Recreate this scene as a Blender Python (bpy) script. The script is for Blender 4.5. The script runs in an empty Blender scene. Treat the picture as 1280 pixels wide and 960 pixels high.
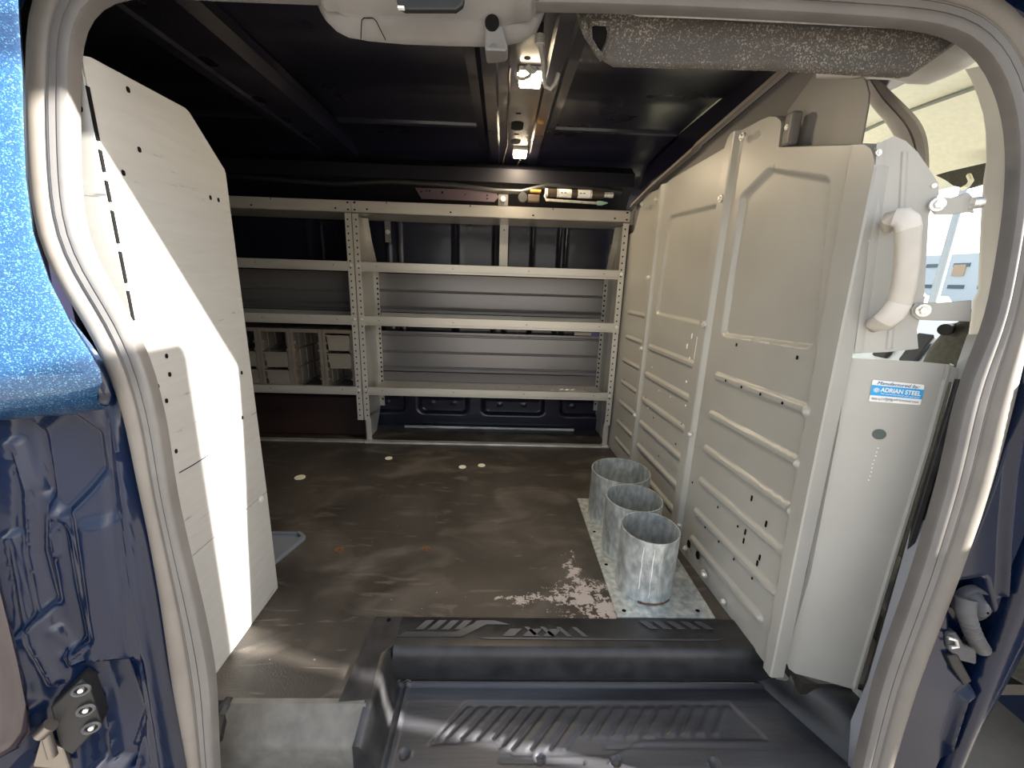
import bpy, bmesh, math, random
import numpy as np
from mathutils import Vector, Matrix
random.seed(4)
rng = np.random.default_rng(7)
S = bpy.context.scene
COL = S.collection

# ------------------------------------------------------------------ camera
F_PX, CX, CY = 510.0, 640.0, 480.0
YAW, PITCH, ROLL, EYE = math.radians(1.7), math.radians(14.3), math.radians(1.85), 0.85
FWD = np.array([math.sin(YAW)*math.cos(PITCH), math.cos(YAW)*math.cos(PITCH), -math.sin(PITCH)])
R0 = np.array([math.cos(YAW), -math.sin(YAW), 0.0])
D0 = np.cross(FWD, R0)
RGT = R0*math.cos(ROLL) - D0*math.sin(ROLL)
DWN = R0*math.sin(ROLL) + D0*math.cos(ROLL)
EYEP = np.array([0.0, 0.0, EYE])
cam = bpy.data.objects.new('camera', bpy.data.cameras.new('camera'))
COL.objects.link(cam)
m = Matrix(((RGT[0], -DWN[0], -FWD[0], 0), (RGT[1], -DWN[1], -FWD[1], 0), (RGT[2], -DWN[2], -FWD[2], EYE), (0, 0, 0, 1)))
cam.matrix_world = m
cam.data.lens = 36.0*F_PX/1280.0
cam.data.sensor_width = 36.0
cam.data.clip_start = 0.02
S.camera = cam

def ray(x, y): return FWD + RGT*(x-CX)/F_PX + DWN*(y-CY)/F_PX
def at(x, y, X=None, Y=None, Z=None):
    "where the sight line of a photo point meets a real plane X=, Y= or Z="
    r = ray(x, y)
    if X is not None: t = X/r[0]
    elif Y is not None: t = Y/r[1]
    else: t = (Z-EYE)/r[2]
    return EYEP + r*t
def atp(x, y, p0, n):
    r = ray(x, y); p0 = np.array(p0, float); n = np.array(n, float)
    return EYEP + r*((p0-EYEP)@n)/(r@n)

# ------------------------------------------------------------------ world, sun, exposure
S.view_settings.view_transform = 'Standard'
S.view_settings.look = 'None'
S.view_settings.gamma = 1.0
S.view_settings.use_curve_mapping = False
S.view_settings.exposure = 0.36
SKY_STRENGTH, SUN_STRENGTH = 0.4, 28.0
SUN_DIR = Vector((-1.0, 0.2, -0.33)).normalized()
w = bpy.data.worlds.new('sky'); S.world = w; w.use_nodes = True
nt = w.node_tree; nt.nodes.clear()
sky = nt.nodes.new('ShaderNodeTexSky'); sky.sky_type = 'NISHITA'; sky.sun_disc = False
sky.sun_elevation = math.radians(30); sky.sun_rotation = math.radians(100)
sky.dust_density = 2.5; sky.ozone_density = 1.0
bg = nt.nodes.new('ShaderNodeBackground'); bg.inputs[1].default_value = SKY_STRENGTH
out = nt.nodes.new('ShaderNodeOutputWorld')
hs = nt.nodes.new('ShaderNodeHueSaturation'); hs.inputs['Saturation'].default_value = 0.45
nt.links.new(sky.outputs[0], hs.inputs['Color']); nt.links.new(hs.outputs[0], bg.inputs[0]); nt.links.new(bg.outputs[0], out.inputs[0])
sun = bpy.data.objects.new('sun', bpy.data.lights.new('sun', 'SUN')); COL.objects.link(sun)
sun.data.energy = SUN_STRENGTH; sun.data.angle = math.radians(0.6); sun.data.color = (1.0, 0.94, 0.85)
sun.rotation_euler = SUN_DIR.to_track_quat('-Z', 'Y').to_euler()

# ------------------------------------------------------------------ materials
MATS = {}
def mat(name, col, rough=0.5, metal=0.0, coat=0.0, var=0.0, vscale=20.0, bump=0.0, bscale=200.0, spec=0.5, col2=None, stretch=None, emit=None, estr=0.0):
    if name in MATS: return MATS[name]
    M = bpy.data.materials.new(name); M.use_nodes = True
    n = M.node_tree; b = n.nodes['Principled BSDF']
    b.inputs['Base Color'].default_value = (*col, 1); b.inputs['Roughness'].default_value = rough
    b.inputs['Metallic'].default_value = metal; b.inputs['Coat Weight'].default_value = coat
    b.inputs['Coat Roughness'].default_value = 0.06; b.inputs['Specular IOR Level'].default_value = spec
    tc = n.nodes.new('ShaderNodeTexCoord'); mp = n.nodes.new('ShaderNodeMapping')
    if stretch: mp.inputs['Scale'].default_value = stretch
    n.links.new(tc.outputs['Object'], mp.inputs[0])
    if var or col2:
        t = n.nodes.new('ShaderNodeTexNoise'); t.inputs['Scale'].default_value = vscale; t.inputs['Detail'].default_value = 5
        n.links.new(mp.outputs[0], t.inputs['Vector'])
        r = n.nodes.new('ShaderNodeValToRGB')
        c2 = col2 if col2 else tuple(min(1, c*(1+var)) for c in col)
        c1 = col if col2 else tuple(c*(1-var) for c in col)
        r.color_ramp.elements[0].position = 0.35; r.color_ramp.elements[0].color = (*c1, 1)
        r.color_ramp.elements[1].position = 0.68; r.color_ramp.elements[1].color = (*c2, 1)
        n.links.new(t.outputs[0], r.inputs[0]); n.links.new(r.outputs[0], b.inputs['Base Color'])
        mr = n.nodes.new('ShaderNodeMapRange'); mr.inputs[3].default_value = max(0.02, rough-0.07); mr.inputs[4].default_value = min(1, rough+0.09)
        n.links.new(t.outputs[0], mr.inputs[0]); n.links.new(mr.outputs[0], b.inputs['Roughness'])
    if bump:
        t2 = n.nodes.new('ShaderNodeTexNoise'); t2.inputs['Scale'].default_value = bscale; t2.inputs['Detail'].default_value = 3
        n.links.new(mp.outputs[0], t2.inputs['Vector'])
        bp = n.nodes.new('ShaderNodeBump'); bp.inputs['Strength'].default_value = bump; bp.inputs['Distance'].default_value = 0.002
        n.links.new(t2.outputs[0], bp.inputs['Height']); n.links.new(bp.outputs[0], b.inputs['Normal'])
    if emit:
        b.inputs['Emission Color'].default_value = (*emit, 1); b.inputs['Emission Strength'].default_value = estr
    MATS[name] = M
    return M

STEEL = mat('grey_powder_coated_steel', (0.42, 0.41, 0.375), 0.42, 0.0, var=0.06, vscale=5, bump=0.05, bscale=500)
SHELF = mat('grey_shelf_enamel', (0.52, 0.50, 0.45), 0.30, 0.25, var=0.05, vscale=4)
PANEL = mat('pale_grey_panel_enamel', (0.50, 0.50, 0.48), 0.45, 0.0, var=0.05, vscale=6, bump=0.04, bscale=600)
PARTN = mat('grey_partition_enamel', (0.38, 0.372, 0.34), 0.36, 0.1, var=0.06, vscale=4, bump=0.03, bscale=700)
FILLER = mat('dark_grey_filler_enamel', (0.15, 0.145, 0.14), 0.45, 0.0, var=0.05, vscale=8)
NAVY = mat('navy_body_paint', (0.006, 0.014, 0.045), 0.22, 0.0, coat=1.0, var=0.15, vscale=3)
NAVYIN = mat('navy_inner_paint', (0.011, 0.011, 0.024), 0.28, 0.0, coat=0.22, var=0.2, vscale=3)
NAVYJ = mat('navy_jamb_paint', (0.0025, 0.008, 0.028), 0.22, 0.0, coat=0.25, var=0.2, vscale=6, spec=0.25)
HOLE = mat('dark_hole', (0.006, 0.006, 0.006), 0.9, spec=0.1)
ZINC = mat('bright_zinc', (0.80, 0.79, 0.75), 0.3, 0.6, var=0.2, vscale=200)
GALV = mat('galvanized_steel', (0.36, 0.40, 0.40), 0.38, 0.6, col2=(0.68, 0.70, 0.68), vscale=42, bump=0.25, bscale=90, stretch=(1.4, 1.4, 0.7))
ALU = mat('scuffed_aluminium', (0.62, 0.60, 0.56), 0.35, 0.5, var=0.3, vscale=40, stretch=(0.2, 1, 1))
RUB = mat('grey_seal_rubber', (0.155, 0.140, 0.122), 0.55, 0.0, var=0.10, vscale=14)
RUBD = mat('dark_seal_lip', (0.13, 0.122, 0.115), 0.5, 0.0, var=0.1, vscale=14)
PLAS = mat('black_moulded_plastic', (0.022, 0.022, 0.024), 0.42, 0.0, var=0.35, vscale=25, bump=0.15, bscale=350)
TREAD = mat('scuffed_black_tread_plastic', (0.024, 0.025, 0.030), 0.42, 0.0, col2=(0.085, 0.088, 0.10), vscale=11, bump=0.3, bscale=160, stretch=(0.12, 1, 1))
BLACK = mat('black_rubber', (0.012, 0.012, 0.013), 0.5, 0.0, var=0.3, vscale=30)
BOOTM = mat('grey_rubber_boot', (0.07, 0.07, 0.075), 0.55, 0.0, var=0.2, vscale=40)
GPLAS = mat('warm_grey_trim_plastic', (0.135, 0.128, 0.12), 0.5, 0.0, var=0.10, vscale=12, bump=0.2, bscale=500)
BEIGE = mat('beige_pillar_trim', (0.60, 0.575, 0.53), 0.6, 0.0, var=0.05, vscale=5, bump=0.06, bscale=400)
LBLUE = mat('pale_grey_lower_trim', (0.36, 0.37, 0.40), 0.55, 0.0, var=0.04, vscale=5)
HANDLE = mat('ivory_grey_handle_plastic', (0.50, 0.465, 0.41), 0.45, 0.0, var=0.05, vscale=30)
LINER = mat('cream_headliner', (0.80, 0.79, 0.64), 0.9, 0.0, var=0.04, vscale=60, bump=0.1, bscale=300)
DARKT = mat('dark_olive_cloth', (0.045, 0.045, 0.035), 0.85, 0.0, var=0.3, vscale=120)
WHITE = mat('white_sticker', (0.85, 0.84, 0.82), 0.4)
BLUE = mat('bright_blue_sticker', (0.01, 0.36, 0.74), 0.4)
DBLUE = mat('dark_blue_print', (0.03, 0.12, 0.25), 0.5)
GREYP = mat('grey_print', (0.25, 0.26, 0.28), 0.5)
CORR = mat('frosted_clear_cable', (0.42, 0.41, 0.38), 0.35, 0.0, var=0.2, vscale=90)
MAROON = mat('dark_maroon_kick_panel', (0.022, 0.009, 0.008), 0.55, 0.0, var=0.3, vscale=6)
BACKP = mat('dark_grey_back_panel', (0.22, 0.21, 0.21), 0.30, 0.4)
BIN = mat('taupe_bin_plastic', (0.17, 0.145, 0.12), 0.5, 0.0, var=0.08, vscale=10)
DRAW = mat('taupe_drawer_front', (0.24, 0.215, 0.18), 0.4, 0.0, var=0.06, vscale=10)
RUST = mat('rust', (0.13, 0.06, 0.03), 0.85, 0.0, var=0.4, vscale=120)
CREAM = mat('cream_light_spot', (0.80, 0.76, 0.62), 0.5)  # pale colour standing in for bright spots on the floor
LAMPE = mat('lamp_lens_glow', (1, 0.95, 0.85), 0.4, emit=(1.0, 0.82, 0.55), estr=30.0)
LAMPH = mat('lamp_housing', (0.55, 0.52, 0.46), 0.4)
ASPH = mat('pale_concrete_paving', (0.36, 0.325, 0.28), 0.9, 0.0, var=0.2, vscale=3, bump=0.6, bscale=60)
BWALL = mat('pale_panel_facade', (0.62, 0.70, 0.72), 0.7)
BWIN = mat('facade_glass', (0.10, 0.16, 0.19), 0.15)
BTAN = mat('tan_facade', (0.55, 0.42, 0.28), 0.8)
TYRE = mat('tyre_rubber', (0.02, 0.02, 0.02), 0.8)
CARW = mat('white_car_paint', (0.75, 0.77, 0.80), 0.25, coat=0.6)
CARD = mat('dark_car_paint', (0.05, 0.06, 0.07), 0.25, coat=0.6)
POLE = mat('grey_pole', (0.35, 0.40, 0.42), 0.5, 0.5)
DASH = mat('pale_blue_grey_dash', (0.55, 0.62, 0.68), 0.5)

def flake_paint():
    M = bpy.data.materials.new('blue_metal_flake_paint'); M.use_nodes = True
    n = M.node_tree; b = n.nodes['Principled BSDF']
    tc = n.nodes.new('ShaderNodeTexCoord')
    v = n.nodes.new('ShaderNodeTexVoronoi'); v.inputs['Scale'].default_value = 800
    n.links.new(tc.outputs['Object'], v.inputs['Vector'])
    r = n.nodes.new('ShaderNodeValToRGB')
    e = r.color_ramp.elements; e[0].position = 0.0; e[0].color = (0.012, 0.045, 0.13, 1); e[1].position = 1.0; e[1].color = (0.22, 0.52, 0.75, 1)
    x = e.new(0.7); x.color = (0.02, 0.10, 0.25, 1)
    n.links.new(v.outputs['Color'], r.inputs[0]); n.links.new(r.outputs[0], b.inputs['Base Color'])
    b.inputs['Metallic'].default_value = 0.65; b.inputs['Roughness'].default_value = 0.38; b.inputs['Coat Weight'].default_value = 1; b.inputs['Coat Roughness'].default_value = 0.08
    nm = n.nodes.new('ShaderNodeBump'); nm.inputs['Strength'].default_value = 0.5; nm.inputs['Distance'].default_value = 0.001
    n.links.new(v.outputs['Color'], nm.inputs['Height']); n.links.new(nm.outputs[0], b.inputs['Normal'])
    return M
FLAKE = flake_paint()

def floor_material():
    M = bpy.data.materials.new('worn_dark_floor_mat'); M.use_nodes = True
    n = M.node_tree; b = n.nodes['Principled BSDF']; L = n.links
    tc = n.nodes.new('ShaderNodeTexCoord')
    def noise(scale, detail, st=None, dist=0.0):
        t = n.nodes.new('ShaderNodeTexNoise'); t.inputs['Scale'].default_value = scale; t.inputs['Detail'].default_value = detail
        t.inputs['Distortion'].default_value = dist
        if st:
            mp = n.nodes.new('ShaderNodeMapping'); mp.inputs['Scale'].default_value = st
            L.new(tc.outputs['Object'], mp.inputs[0]); L.new(mp.outputs[0], t.inputs['Vector'])
        else: L.new(tc.outputs['Object'], t.inputs['Vector'])
        return t
    def ramp(src, p0, p1, c0, c1):
        r = n.nodes.new('ShaderNodeValToRGB'); e = r.color_ramp.elements
        e[0].position = p0; e[0].color = (*c0, 1); e[1].position = p1; e[1].color = (*c1, 1)
        L.new(src, r.inputs[0]); return r.outputs[0]
    def mix(f, a, c):
        x = n.nodes.new('ShaderNodeMix'); x.data_type = 'RGBA'
        L.new(f, x.inputs[0])
        for i, s in ((6, a), (7, c)):
            if isinstance(s, tuple): x.inputs[i].default_value = (*s, 1)
            else: L.new(s, x.inputs[i])
        return x.outputs[2]
    g = lambda v: (v, v, v)
    base = ramp(noise(2.2, 8, dist=0.6).outputs[0], 0.35, 0.72, (0.022, 0.019, 0.016), (0.064, 0.055, 0.046))
    dust = ramp(noise(5.5, 9, (0.6, 1, 1), 1.2).outputs[0], 0.50, 0.74, g(0), g(0.75))
    c = mix(dust, base, (0.13, 0.115, 0.10))
    scr = ramp(noise(7, 10, (0.5, 2.0, 1), 2.5).outputs[0], 0.61, 0.68, g(0), g(0.45))
    c = mix(scr, c, (0.15, 0.13, 0.11))
    speck = ramp(noise(70, 2).outputs[0], 0.755, 0.77, g(0), g(0.8))
    c = mix(speck, c, (0.30, 0.27, 0.23))
    # white primer spill beside the base plate: an irregular splash with its own outline
    sx = n.nodes.new('ShaderNodeSeparateXYZ'); L.new(tc.outputs['Object'], sx.inputs[0])
    def math_(op, a, c_):
        x = n.nodes.new('ShaderNodeMath'); x.operation = op
        for i, s in enumerate((a, c_)):
            if s is None: continue
            if isinstance(s, (int, float)): x.inputs[i].default_value = s
            else: L.new(s, x.inputs[i])
        return x.outputs[0]
    def blob(cx, cy, rx, ry):
        dx = math_('DIVIDE', math_('SUBTRACT', sx.outputs[0], cx), rx); dy = math_('DIVIDE', math_('SUBTRACT', sx.outputs[1], cy), ry)
        return math_('SQRT', math_('ADD', math_('MULTIPLY', dx, dx), math_('MULTIPLY', dy, dy)), None)
    d = math_('MINIMUM', blob(0.25, 0.955, 0.075, 0.05), blob(0.30, 0.90, 0.05, 0.05))
    d = math_('MINIMUM', d, blob(0.15, 0.945, 0.12, 0.010)); d = math_('MINIMUM', d, blob(0.075, 0.935, 0.022, 0.018))
    d = math_('MINIMUM', d, blob(0.235, 1.04, 0.02, 0.06))
    d = math_('ADD', d, math_('MULTIPLY', math_('SUBTRACT', noise(42, 9, None, 0.6).outputs[0], 0.5), 5.0))
    d = math_('ADD', d, math_('MULTIPLY', math_('SUBTRACT', noise(160, 6).outputs[0], 0.5), 3.0))
    spill = ramp(d, 0.55, 1.05, g(0.85), g(0))
    c = mix(spill, c, (0.48, 0.42, 0.38))
    L.new(c, b.inputs['Base Color'])
    rr = ramp(noise(6, 6).outputs[0], 0.3, 0.7, g(0.38), g(0.62)); L.new(rr, b.inputs['Roughness'])
    bp = n.nodes.new('ShaderNodeBump'); bp.inputs['Strength'].default_value = 0.35; bp.inputs['Distance'].default_value = 0.003
    L.new(noise(240, 3).outputs[0], bp.inputs['Height']); L.new(bp.outputs[0], b.inputs['Normal'])
    return M
FLOORM = floor_material()

def scuffed(name, base, light, rough):
    "enamel with fine dark scuffs and rust-free scratches"
    M = bpy.data.materials.new(name); M.use_nodes = True
    n = M.node_tree; b = n.nodes['Principled BSDF']; L = n.links
    tc = n.nodes.new('ShaderNodeTexCoord'); mp = n.nodes.new('ShaderNodeMapping')
    mp.inputs['Rotation'].default_value = (0.5, 0, 0); mp.inputs['Scale'].default_value = (1, 1.2, 9)
    L.new(tc.outputs['Object'], mp.inputs[0])
    t = n.nodes.new('ShaderNodeTexNoise'); t.inputs['Scale'].default_value = 9; t.inputs['Detail'].default_value = 8; t.inputs['Distortion'].default_value = 0.5
    L.new(mp.outputs[0], t.inputs['Vector'])
    r = n.nodes.new('ShaderNodeValToRGB'); e = r.color_ramp.elements
    e[0].position = 0.27; e[0].color = (*[c*0.55 for c in base], 1); e[1].position = 0.31; e[1].color = (*base, 1)
    x = e.new(0.72); x.color = (*light, 1)
    L.new(t.outputs[0], r.inputs[0]); L.new(r.outputs[0], b.inputs['Base Color'])
    b.inputs['Roughness'].default_value = rough
    return M
PANELS = scuffed('pale_grey_scuffed_enamel', (0.35, 0.35, 0.335), (0.385, 0.385, 0.37), 0.45)

# ------------------------------------------------------------------ mesh builder
class MB:
    def __init__(s): s.v = []; s.f = []; s.m = []
    def add(s, vs, fs, mi=0):
        o = len(s.v); s.v += [tuple(map(float, p)) for p in vs]
        s.f += [tuple(o+i for i in f) for f in fs]; s.m += [mi]*len(fs); return s
    def box(s, x0, x1, y0, y1, z0, z1, mi=0):
        return s.add([(x0,y0,z0),(x1,y0,z0),(x1,y1,z0),(x0,y1,z0),(x0,y0,z1),(x1,y0,z1),(x1,y1,z1),(x0,y1,z1)],
            [(0,3,2,1),(4,5,6,7),(0,1,5,4),(1,2,6,5),(2,3,7,6),(3,0,4,7)], mi)
    def prism(s, poly, d, mi=0):
        n = len(poly); a = [np.array(p, float) for p in poly]; d = np.array(d, float)
        return s.add(a+[p+d for p in a], [tuple(range(n))[::-1], tuple(range(n, 2*n))]+[(i, (i+1) % n, n+(i+1) % n, n+i) for i in range(n)], mi)
    def grid(s, P, mi=0, closed_u=False, closed_v=False):
        nu, nv = len(P), len(P[0]); vs = [p for row in P for p in row]; fs = []
        for i in range(nu if closed_u else nu-1):
            for j in range(nv if closed_v else nv-1):
                a = i*nv+j; b_ = ((i+1) % nu)*nv+j; c = ((i+1) % nu)*nv+(j+1) % nv; d = i*nv+(j+1) % nv
                fs.append((a, b_, c, d))
        return s.add(vs, fs, mi)
    def tube(s, pts, r, n=10, mi=0, cap=True):
        pts = [np.array(p, float) for p in pts]; rows = []; prev = None
        rs = r if isinstance(r, (list, tuple)) else [r]*len(pts)
        for i, p in enumerate(pts):
            t = pts[min(i+1, len(pts)-1)]-pts[max(i-1, 0)]; t = t/np.linalg.norm(t)
            if prev is None:
                a = np.array([0, 0, 1.0]) if abs(t[2]) < 0.9 else np.array([1.0, 0, 0]); u = np.cross(t, a)
            else: u = prev-t*(prev@t)
            u = u/np.linalg.norm(u); prev = u; v = np.cross(t, u)
            rows.append([p+rs[i]*(u*math.cos(2*math.pi*k/n)+v*math.sin(2*math.pi*k/n)) for k in range(n)])
        s.grid(rows, mi, closed_v=True)
        if cap:
            s.add(rows[0], [tuple(range(n))], mi); s.add(rows[-1], [tuple(range(n))[::-1]], mi)
        return s
    def cyl(s, p, ax, r, h, n=14, mi=0, r2=None):
        p = np.array(p, float); ax = np.array(ax, float); ax /= np.linalg.norm(ax)
        return s.tube([p, p+ax*h], [r, r if r2 is None else r2], n, mi)
    def bolt(s, p, ax, r=0.006, h=0.004, mi=0):
        p = np.array(p, float); ax = np.array(ax, float); ax /= np.linalg.norm(ax)
        s.tube([p-ax*0.001, p+ax*h*0.5], r*1.45, 14, mi)
        return s.tube([p+ax*h*0.4, p+ax*h], [r, r*0.8], 6, mi)
    def slot(s, p, n, u, w, h, mi=1, k=8):
        "a small punched hole: dark lozenge w wide along u, h along n x u, lying on the sheet"
        p = np.array(p, float); n = np.array(n, float); n /= np.linalg.norm(n); u = np.array(u, float); u /= np.linalg.norm(u); v = np.cross(n, u)
        r = min(w, h)/2; pts = []
        for i in range(k):
            a = 2*math.pi*(i+0.5)/k; x = math.cos(a)*r; y = math.sin(a)*r
            x += math.copysign(w/2-r, x); y += math.copysign(h/2-r, y)
            pts.append(p+u*x+v*y+n*0.0007)
        return s.prism(pts, -n*0.0012, mi)
    def build(s, name, mats, parent=None, bevel=0.0, smooth=0.0, solid=0.0, seg=2):
        me = bpy.data.meshes.new(name); me.from_pydata(s.v, [], s.f)
        if not isinstance(mats, (list, tuple)): mats = [mats]
        for q in mats: me.materials.append(q)
        me.polygons.foreach_set('material_index', s.m)
        bm = bmesh.new(); bm.from_mesh(me)
        bmesh.ops.recalc_face_normals(bm, faces=bm.faces); bm.to_mesh(me); bm.free()
        if smooth: me.shade_smooth() if hasattr(me, 'shade_smooth') else None
        if smooth:
            try: me.set_sharp_from_angle(angle=math.radians(smooth))
            except Exception: pass
        o = bpy.data.objects.new(name, me); COL.objects.link(o)
        if parent is not None: o.parent = parent; o.matrix_parent_inverse = Matrix.Translation(parent.matrix_world.translation).inverted() if False else Matrix.Identity(4); o.location = -Vector(parent['_org']) if '_org' in parent else (0, 0, 0)
        if solid:
            md = o.modifiers.new('s', 'SOLIDIFY'); md.thickness = solid; md.offset = 0
        if bevel:
            md = o.modifiers.new('b', 'BEVEL'); md.width = bevel; md.segments = seg; md.limit_method = 'ANGLE'; md.angle_limit = math.radians(40)
            md.harden_normals = False
        return o

ORG = {}
def thing(name, label, cat, loc=(0, 0, 0), group=None):
    o = bpy.data.objects.new(name, None); COL.objects.link(o); o.location = loc; o.empty_display_size = 0.05
    o['label'] = label; o['category'] = cat
    if group: o['group'] = group
    return o
def put(mb, name, mats, parent=None, **k):
    "build world-coordinate geometry under a thing standing at parent.location (or under a part of it)"
    o = mb.build(name, mats, None, **k)
    if parent is not None:
        base = Vector((0, 0, 0)); q = parent
        while q is not None: base += q.location; q = q.parent
        o.parent = parent; o.location = -base
    return o
def tag(o, label, cat, group=None):
    o['label'] = label; o['category'] = cat
    if group: o['group'] = group
    return o
def struct(mb, name, mats, label=None, cat=None, **k):
    o = mb.build(name, mats, None, **k); o['kind'] = 'structure'
    if label: o['label'] = label
    if cat: o['category'] = cat
    return o

# 2-D distance helpers (numpy arrays) for pressed sheet metal
def sd_poly(px, py, V):
    V = np.array(V, float); n = len(V)
    d = np.full(px.shape, 1e9); sgn = np.ones(px.shape)
    j = n-1
    for i in range(n):
        ex, ey = V[j]-V[i]; wx, wy = px-V[i][0], py-V[i][1]
        t = np.clip((wx*ex+wy*ey)/(ex*ex+ey*ey), 0, 1)
        bx, by = wx-ex*t, wy-ey*t; d = np.minimum(d, bx*bx+by*by)
        c1 = py >= V[i][1]; c2 = py < V[j][1]; c3 = ex*wy > ey*wx
        sw = (c1 & c2 & c3) | (~c1 & ~c2 & ~c3); sgn = np.where(sw, -sgn, sgn); j = i
    return sgn*np.sqrt(d)
def sd_seg(px, py, a, b):
    ex, ey = b[0]-a[0], b[1]-a[1]; wx, wy = px-a[0], py-a[1]
    t = np.clip((wx*ex+wy*ey)/(ex*ex+ey*ey), 0, 1)
    return np.hypot(wx-ex*t, wy-ey*t)
def sm(d, w):                       # 1 inside (d<-w) .. 0 outside (d>w)
    t = np.clip((w-d)/(2*w), 0, 1); return t*t*(3-2*t)

# ================================================================== LARGE STRUCTURE
# ---- floor with the step cut-out
mb = MB()
Z0 = 0.0
def slab(x0, x1, y0, y1): mb.box(x0, x1, y0, y1, -0.03, Z0)
slab(-2.4, -0.262, 0.66, 2.36); slab(-0.262, 0.69, 0.79, 2.36); slab(0.69, 2.3, 0.70, 2.36)
struct(mb, 'floor', FLOORM)

# ---- ground outside
mb = MB().box(-30, 60, -30, 60, -0.75, -0.70)
struct(mb, 'ground', ASPH)

# ---- roof sheet, pressed with shallow lengthwise channels
prof = [(0.72, 1.30), (0.74, 1.40), (0.80, 1.445), (1.05, 1.455), (1.105, 1.456), (1.108, 1.446), (1.13, 1.442), (1.50, 1.443), (1.51, 1.450), (1.60, 1.452), (1.85, 1.456),
        (1.853, 1.446), (1.862, 1.441), (1.90, 1.445), (2.0, 1.445), (2.10, 1.437), (2.12, 1.430), (2.18, 1.425), (2.26, 1.39), (2.31, 1.34), (2.335, 1.27), (2.34, 1.19)]
xs = np.linspace(-2.4, 0.98, 10)
mb = MB().grid([[(x, y, z) for (y, z) in prof] for x in xs])
struct(mb, 'ceiling', NAVYIN, smooth=35)

# ---- far side wall, pressed
xs = np.arange(-2.4, 0.95, 0.012); zs = np.arange(-0.03, 1.215, 0.008)
U, V = np.meshgrid(xs, zs, indexing='ij')
Yw = np.full(U.shape, 2.335)
Yw -= 0.055*sm(V-0.235, 0.02)                                     # lower sill
for (a, b_) in ((-0.47, -0.19), (-0.10, 0.26), (0.36, 0.62), (-0.86, -0.55)):
    r = [(a, 0.085), (b_, 0.085), (b_, 0.30), (a, 0.30)]
    d = sd_poly(U, V, [(a+.03, 0.11), (b_-.03, 0.11), (b_-.03, 0.23), (a+.03, 0.23)])-0.03
    Yw += 0.03*sm(d, 0.012); Yw -= 0.010*sm(np.abs(d)-0.006, 0.005)
    Yw -= 0.012*sm(sd_seg(U, V, (a+.03, 0.17), (b_-.03, 0.17))-0.006, 0.006)
for c in (-0.40, -0.27, 0.0, 0.14, 0.43, -0.75, -0.66): Yw -= 0.014*sm(np.hypot(U-c, V-0.135)-0.006, 0.004)
for c in (-0.62, -0.565, -0.265, -0.235, -0.045, 0.015, 0.155, 0.30, 0.335, -1.05, -0.98, -1.4):
    Yw -= 0.012*sm(np.abs(U-c)-0.005, 0.006)*sm(0.30-V, 0.03)
mb = MB().grid([[(U[i, j], Yw[i, j], V[i, j]) for j in range(len(zs))] for i in range(len(xs))])
struct(mb, 'wall_far', NAVYIN, smooth=60)
# closing walls that the camera never sees straight on but that keep the hold dark
struct(MB().box(-2.44, -2.40, 0.62, 2.40, -0.03, 1.46), 'wall_rear', NAVYIN)
struct(MB().box(-2.40, -0.70, 0.66, 0.70, -0.03, 1.44), 'wall_near', NAVYIN)

# ---- roof bows (hat sections across the van)
def bow(x0, x1, y0, y1, zt=1.452, zb=1.408, lip=0.03, holes=None):
    mb = MB()
    pr = [(x0-lip, zt-0.012), (x0, zt-0.014), (x0+0.018, zb), (x0+0.055, zb), (x0+0.062, zb+0.008), (x1-0.062, zb+0.008), (x1-0.055, zb), (x1-0.018, zb), (x1, zt-0.014), (x1+lip, zt-0.012)]
    ys = np.linspace(y0, y1, 14)
    sag = lambda y: -0.012*max(0, (y-2.0)/0.2)**2
    mb.grid([[(x, y, z+sag(y)) for (x, z) in pr] for y in ys])
    for h in (holes or []): mb.slot((h[0], h[1], zb+(0.008 if h[4] else 0)), (0, 0, -1), (1, 0, 0), h[2], h[3])
    return mb
h1 = [(0.04, 1.74, 0.05, 0.10, 1), (0.04, 1.92, 0.045, 0.07, 1), (0.04, 1.62, 0.02, 0.012, 1), (0.04, 1.83, 0.02, 0.01, 1), (0.05, 1.25, 0.02, 0.02, 1)]
o = struct(bow(-0.09, 0.165, 0.76, 2.2, holes=h1), 'trim_1', [NAVYIN, HOLE], smooth=30)
h2 = [(-0.84, y, 0.035, 0.06, 1) for y in (1.35, 1.6, 1.78, 1.95)]
o = struct(bow(-0.92, -0.70, 0.76, 2.2, holes=h2), 'trim_2', [NAVYIN, HOLE], smooth=30)
struct(bow(-1.85, -1.62, 0.76, 2.2), 'trim_3', NAVYIN, smooth=30)
struct(MB().box(0.70, 0.95, 0.80, 2.33, 1.33, 1.455), 'trim_4', NAVYIN, bevel=0.01)
# lengthwise roof rail over the shelving
mb = MB()
pr = [(2.20, 1.40), (2.13, 1.36), (2.13, 1.30), (2.19, 1.27), (2.25, 1.20), (2.30, 1.19)]
mb.grid([[(x, y+0.004*math.sin(x*9), z) for (y, z) in pr] for x in np.linspace(-2.3, 0.62, 30)])
struct(mb, 'trim_5', mat('black_roof_rail', (0.007, 0.007, 0.011), 0.6, spec=0.2), smooth=40)

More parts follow.
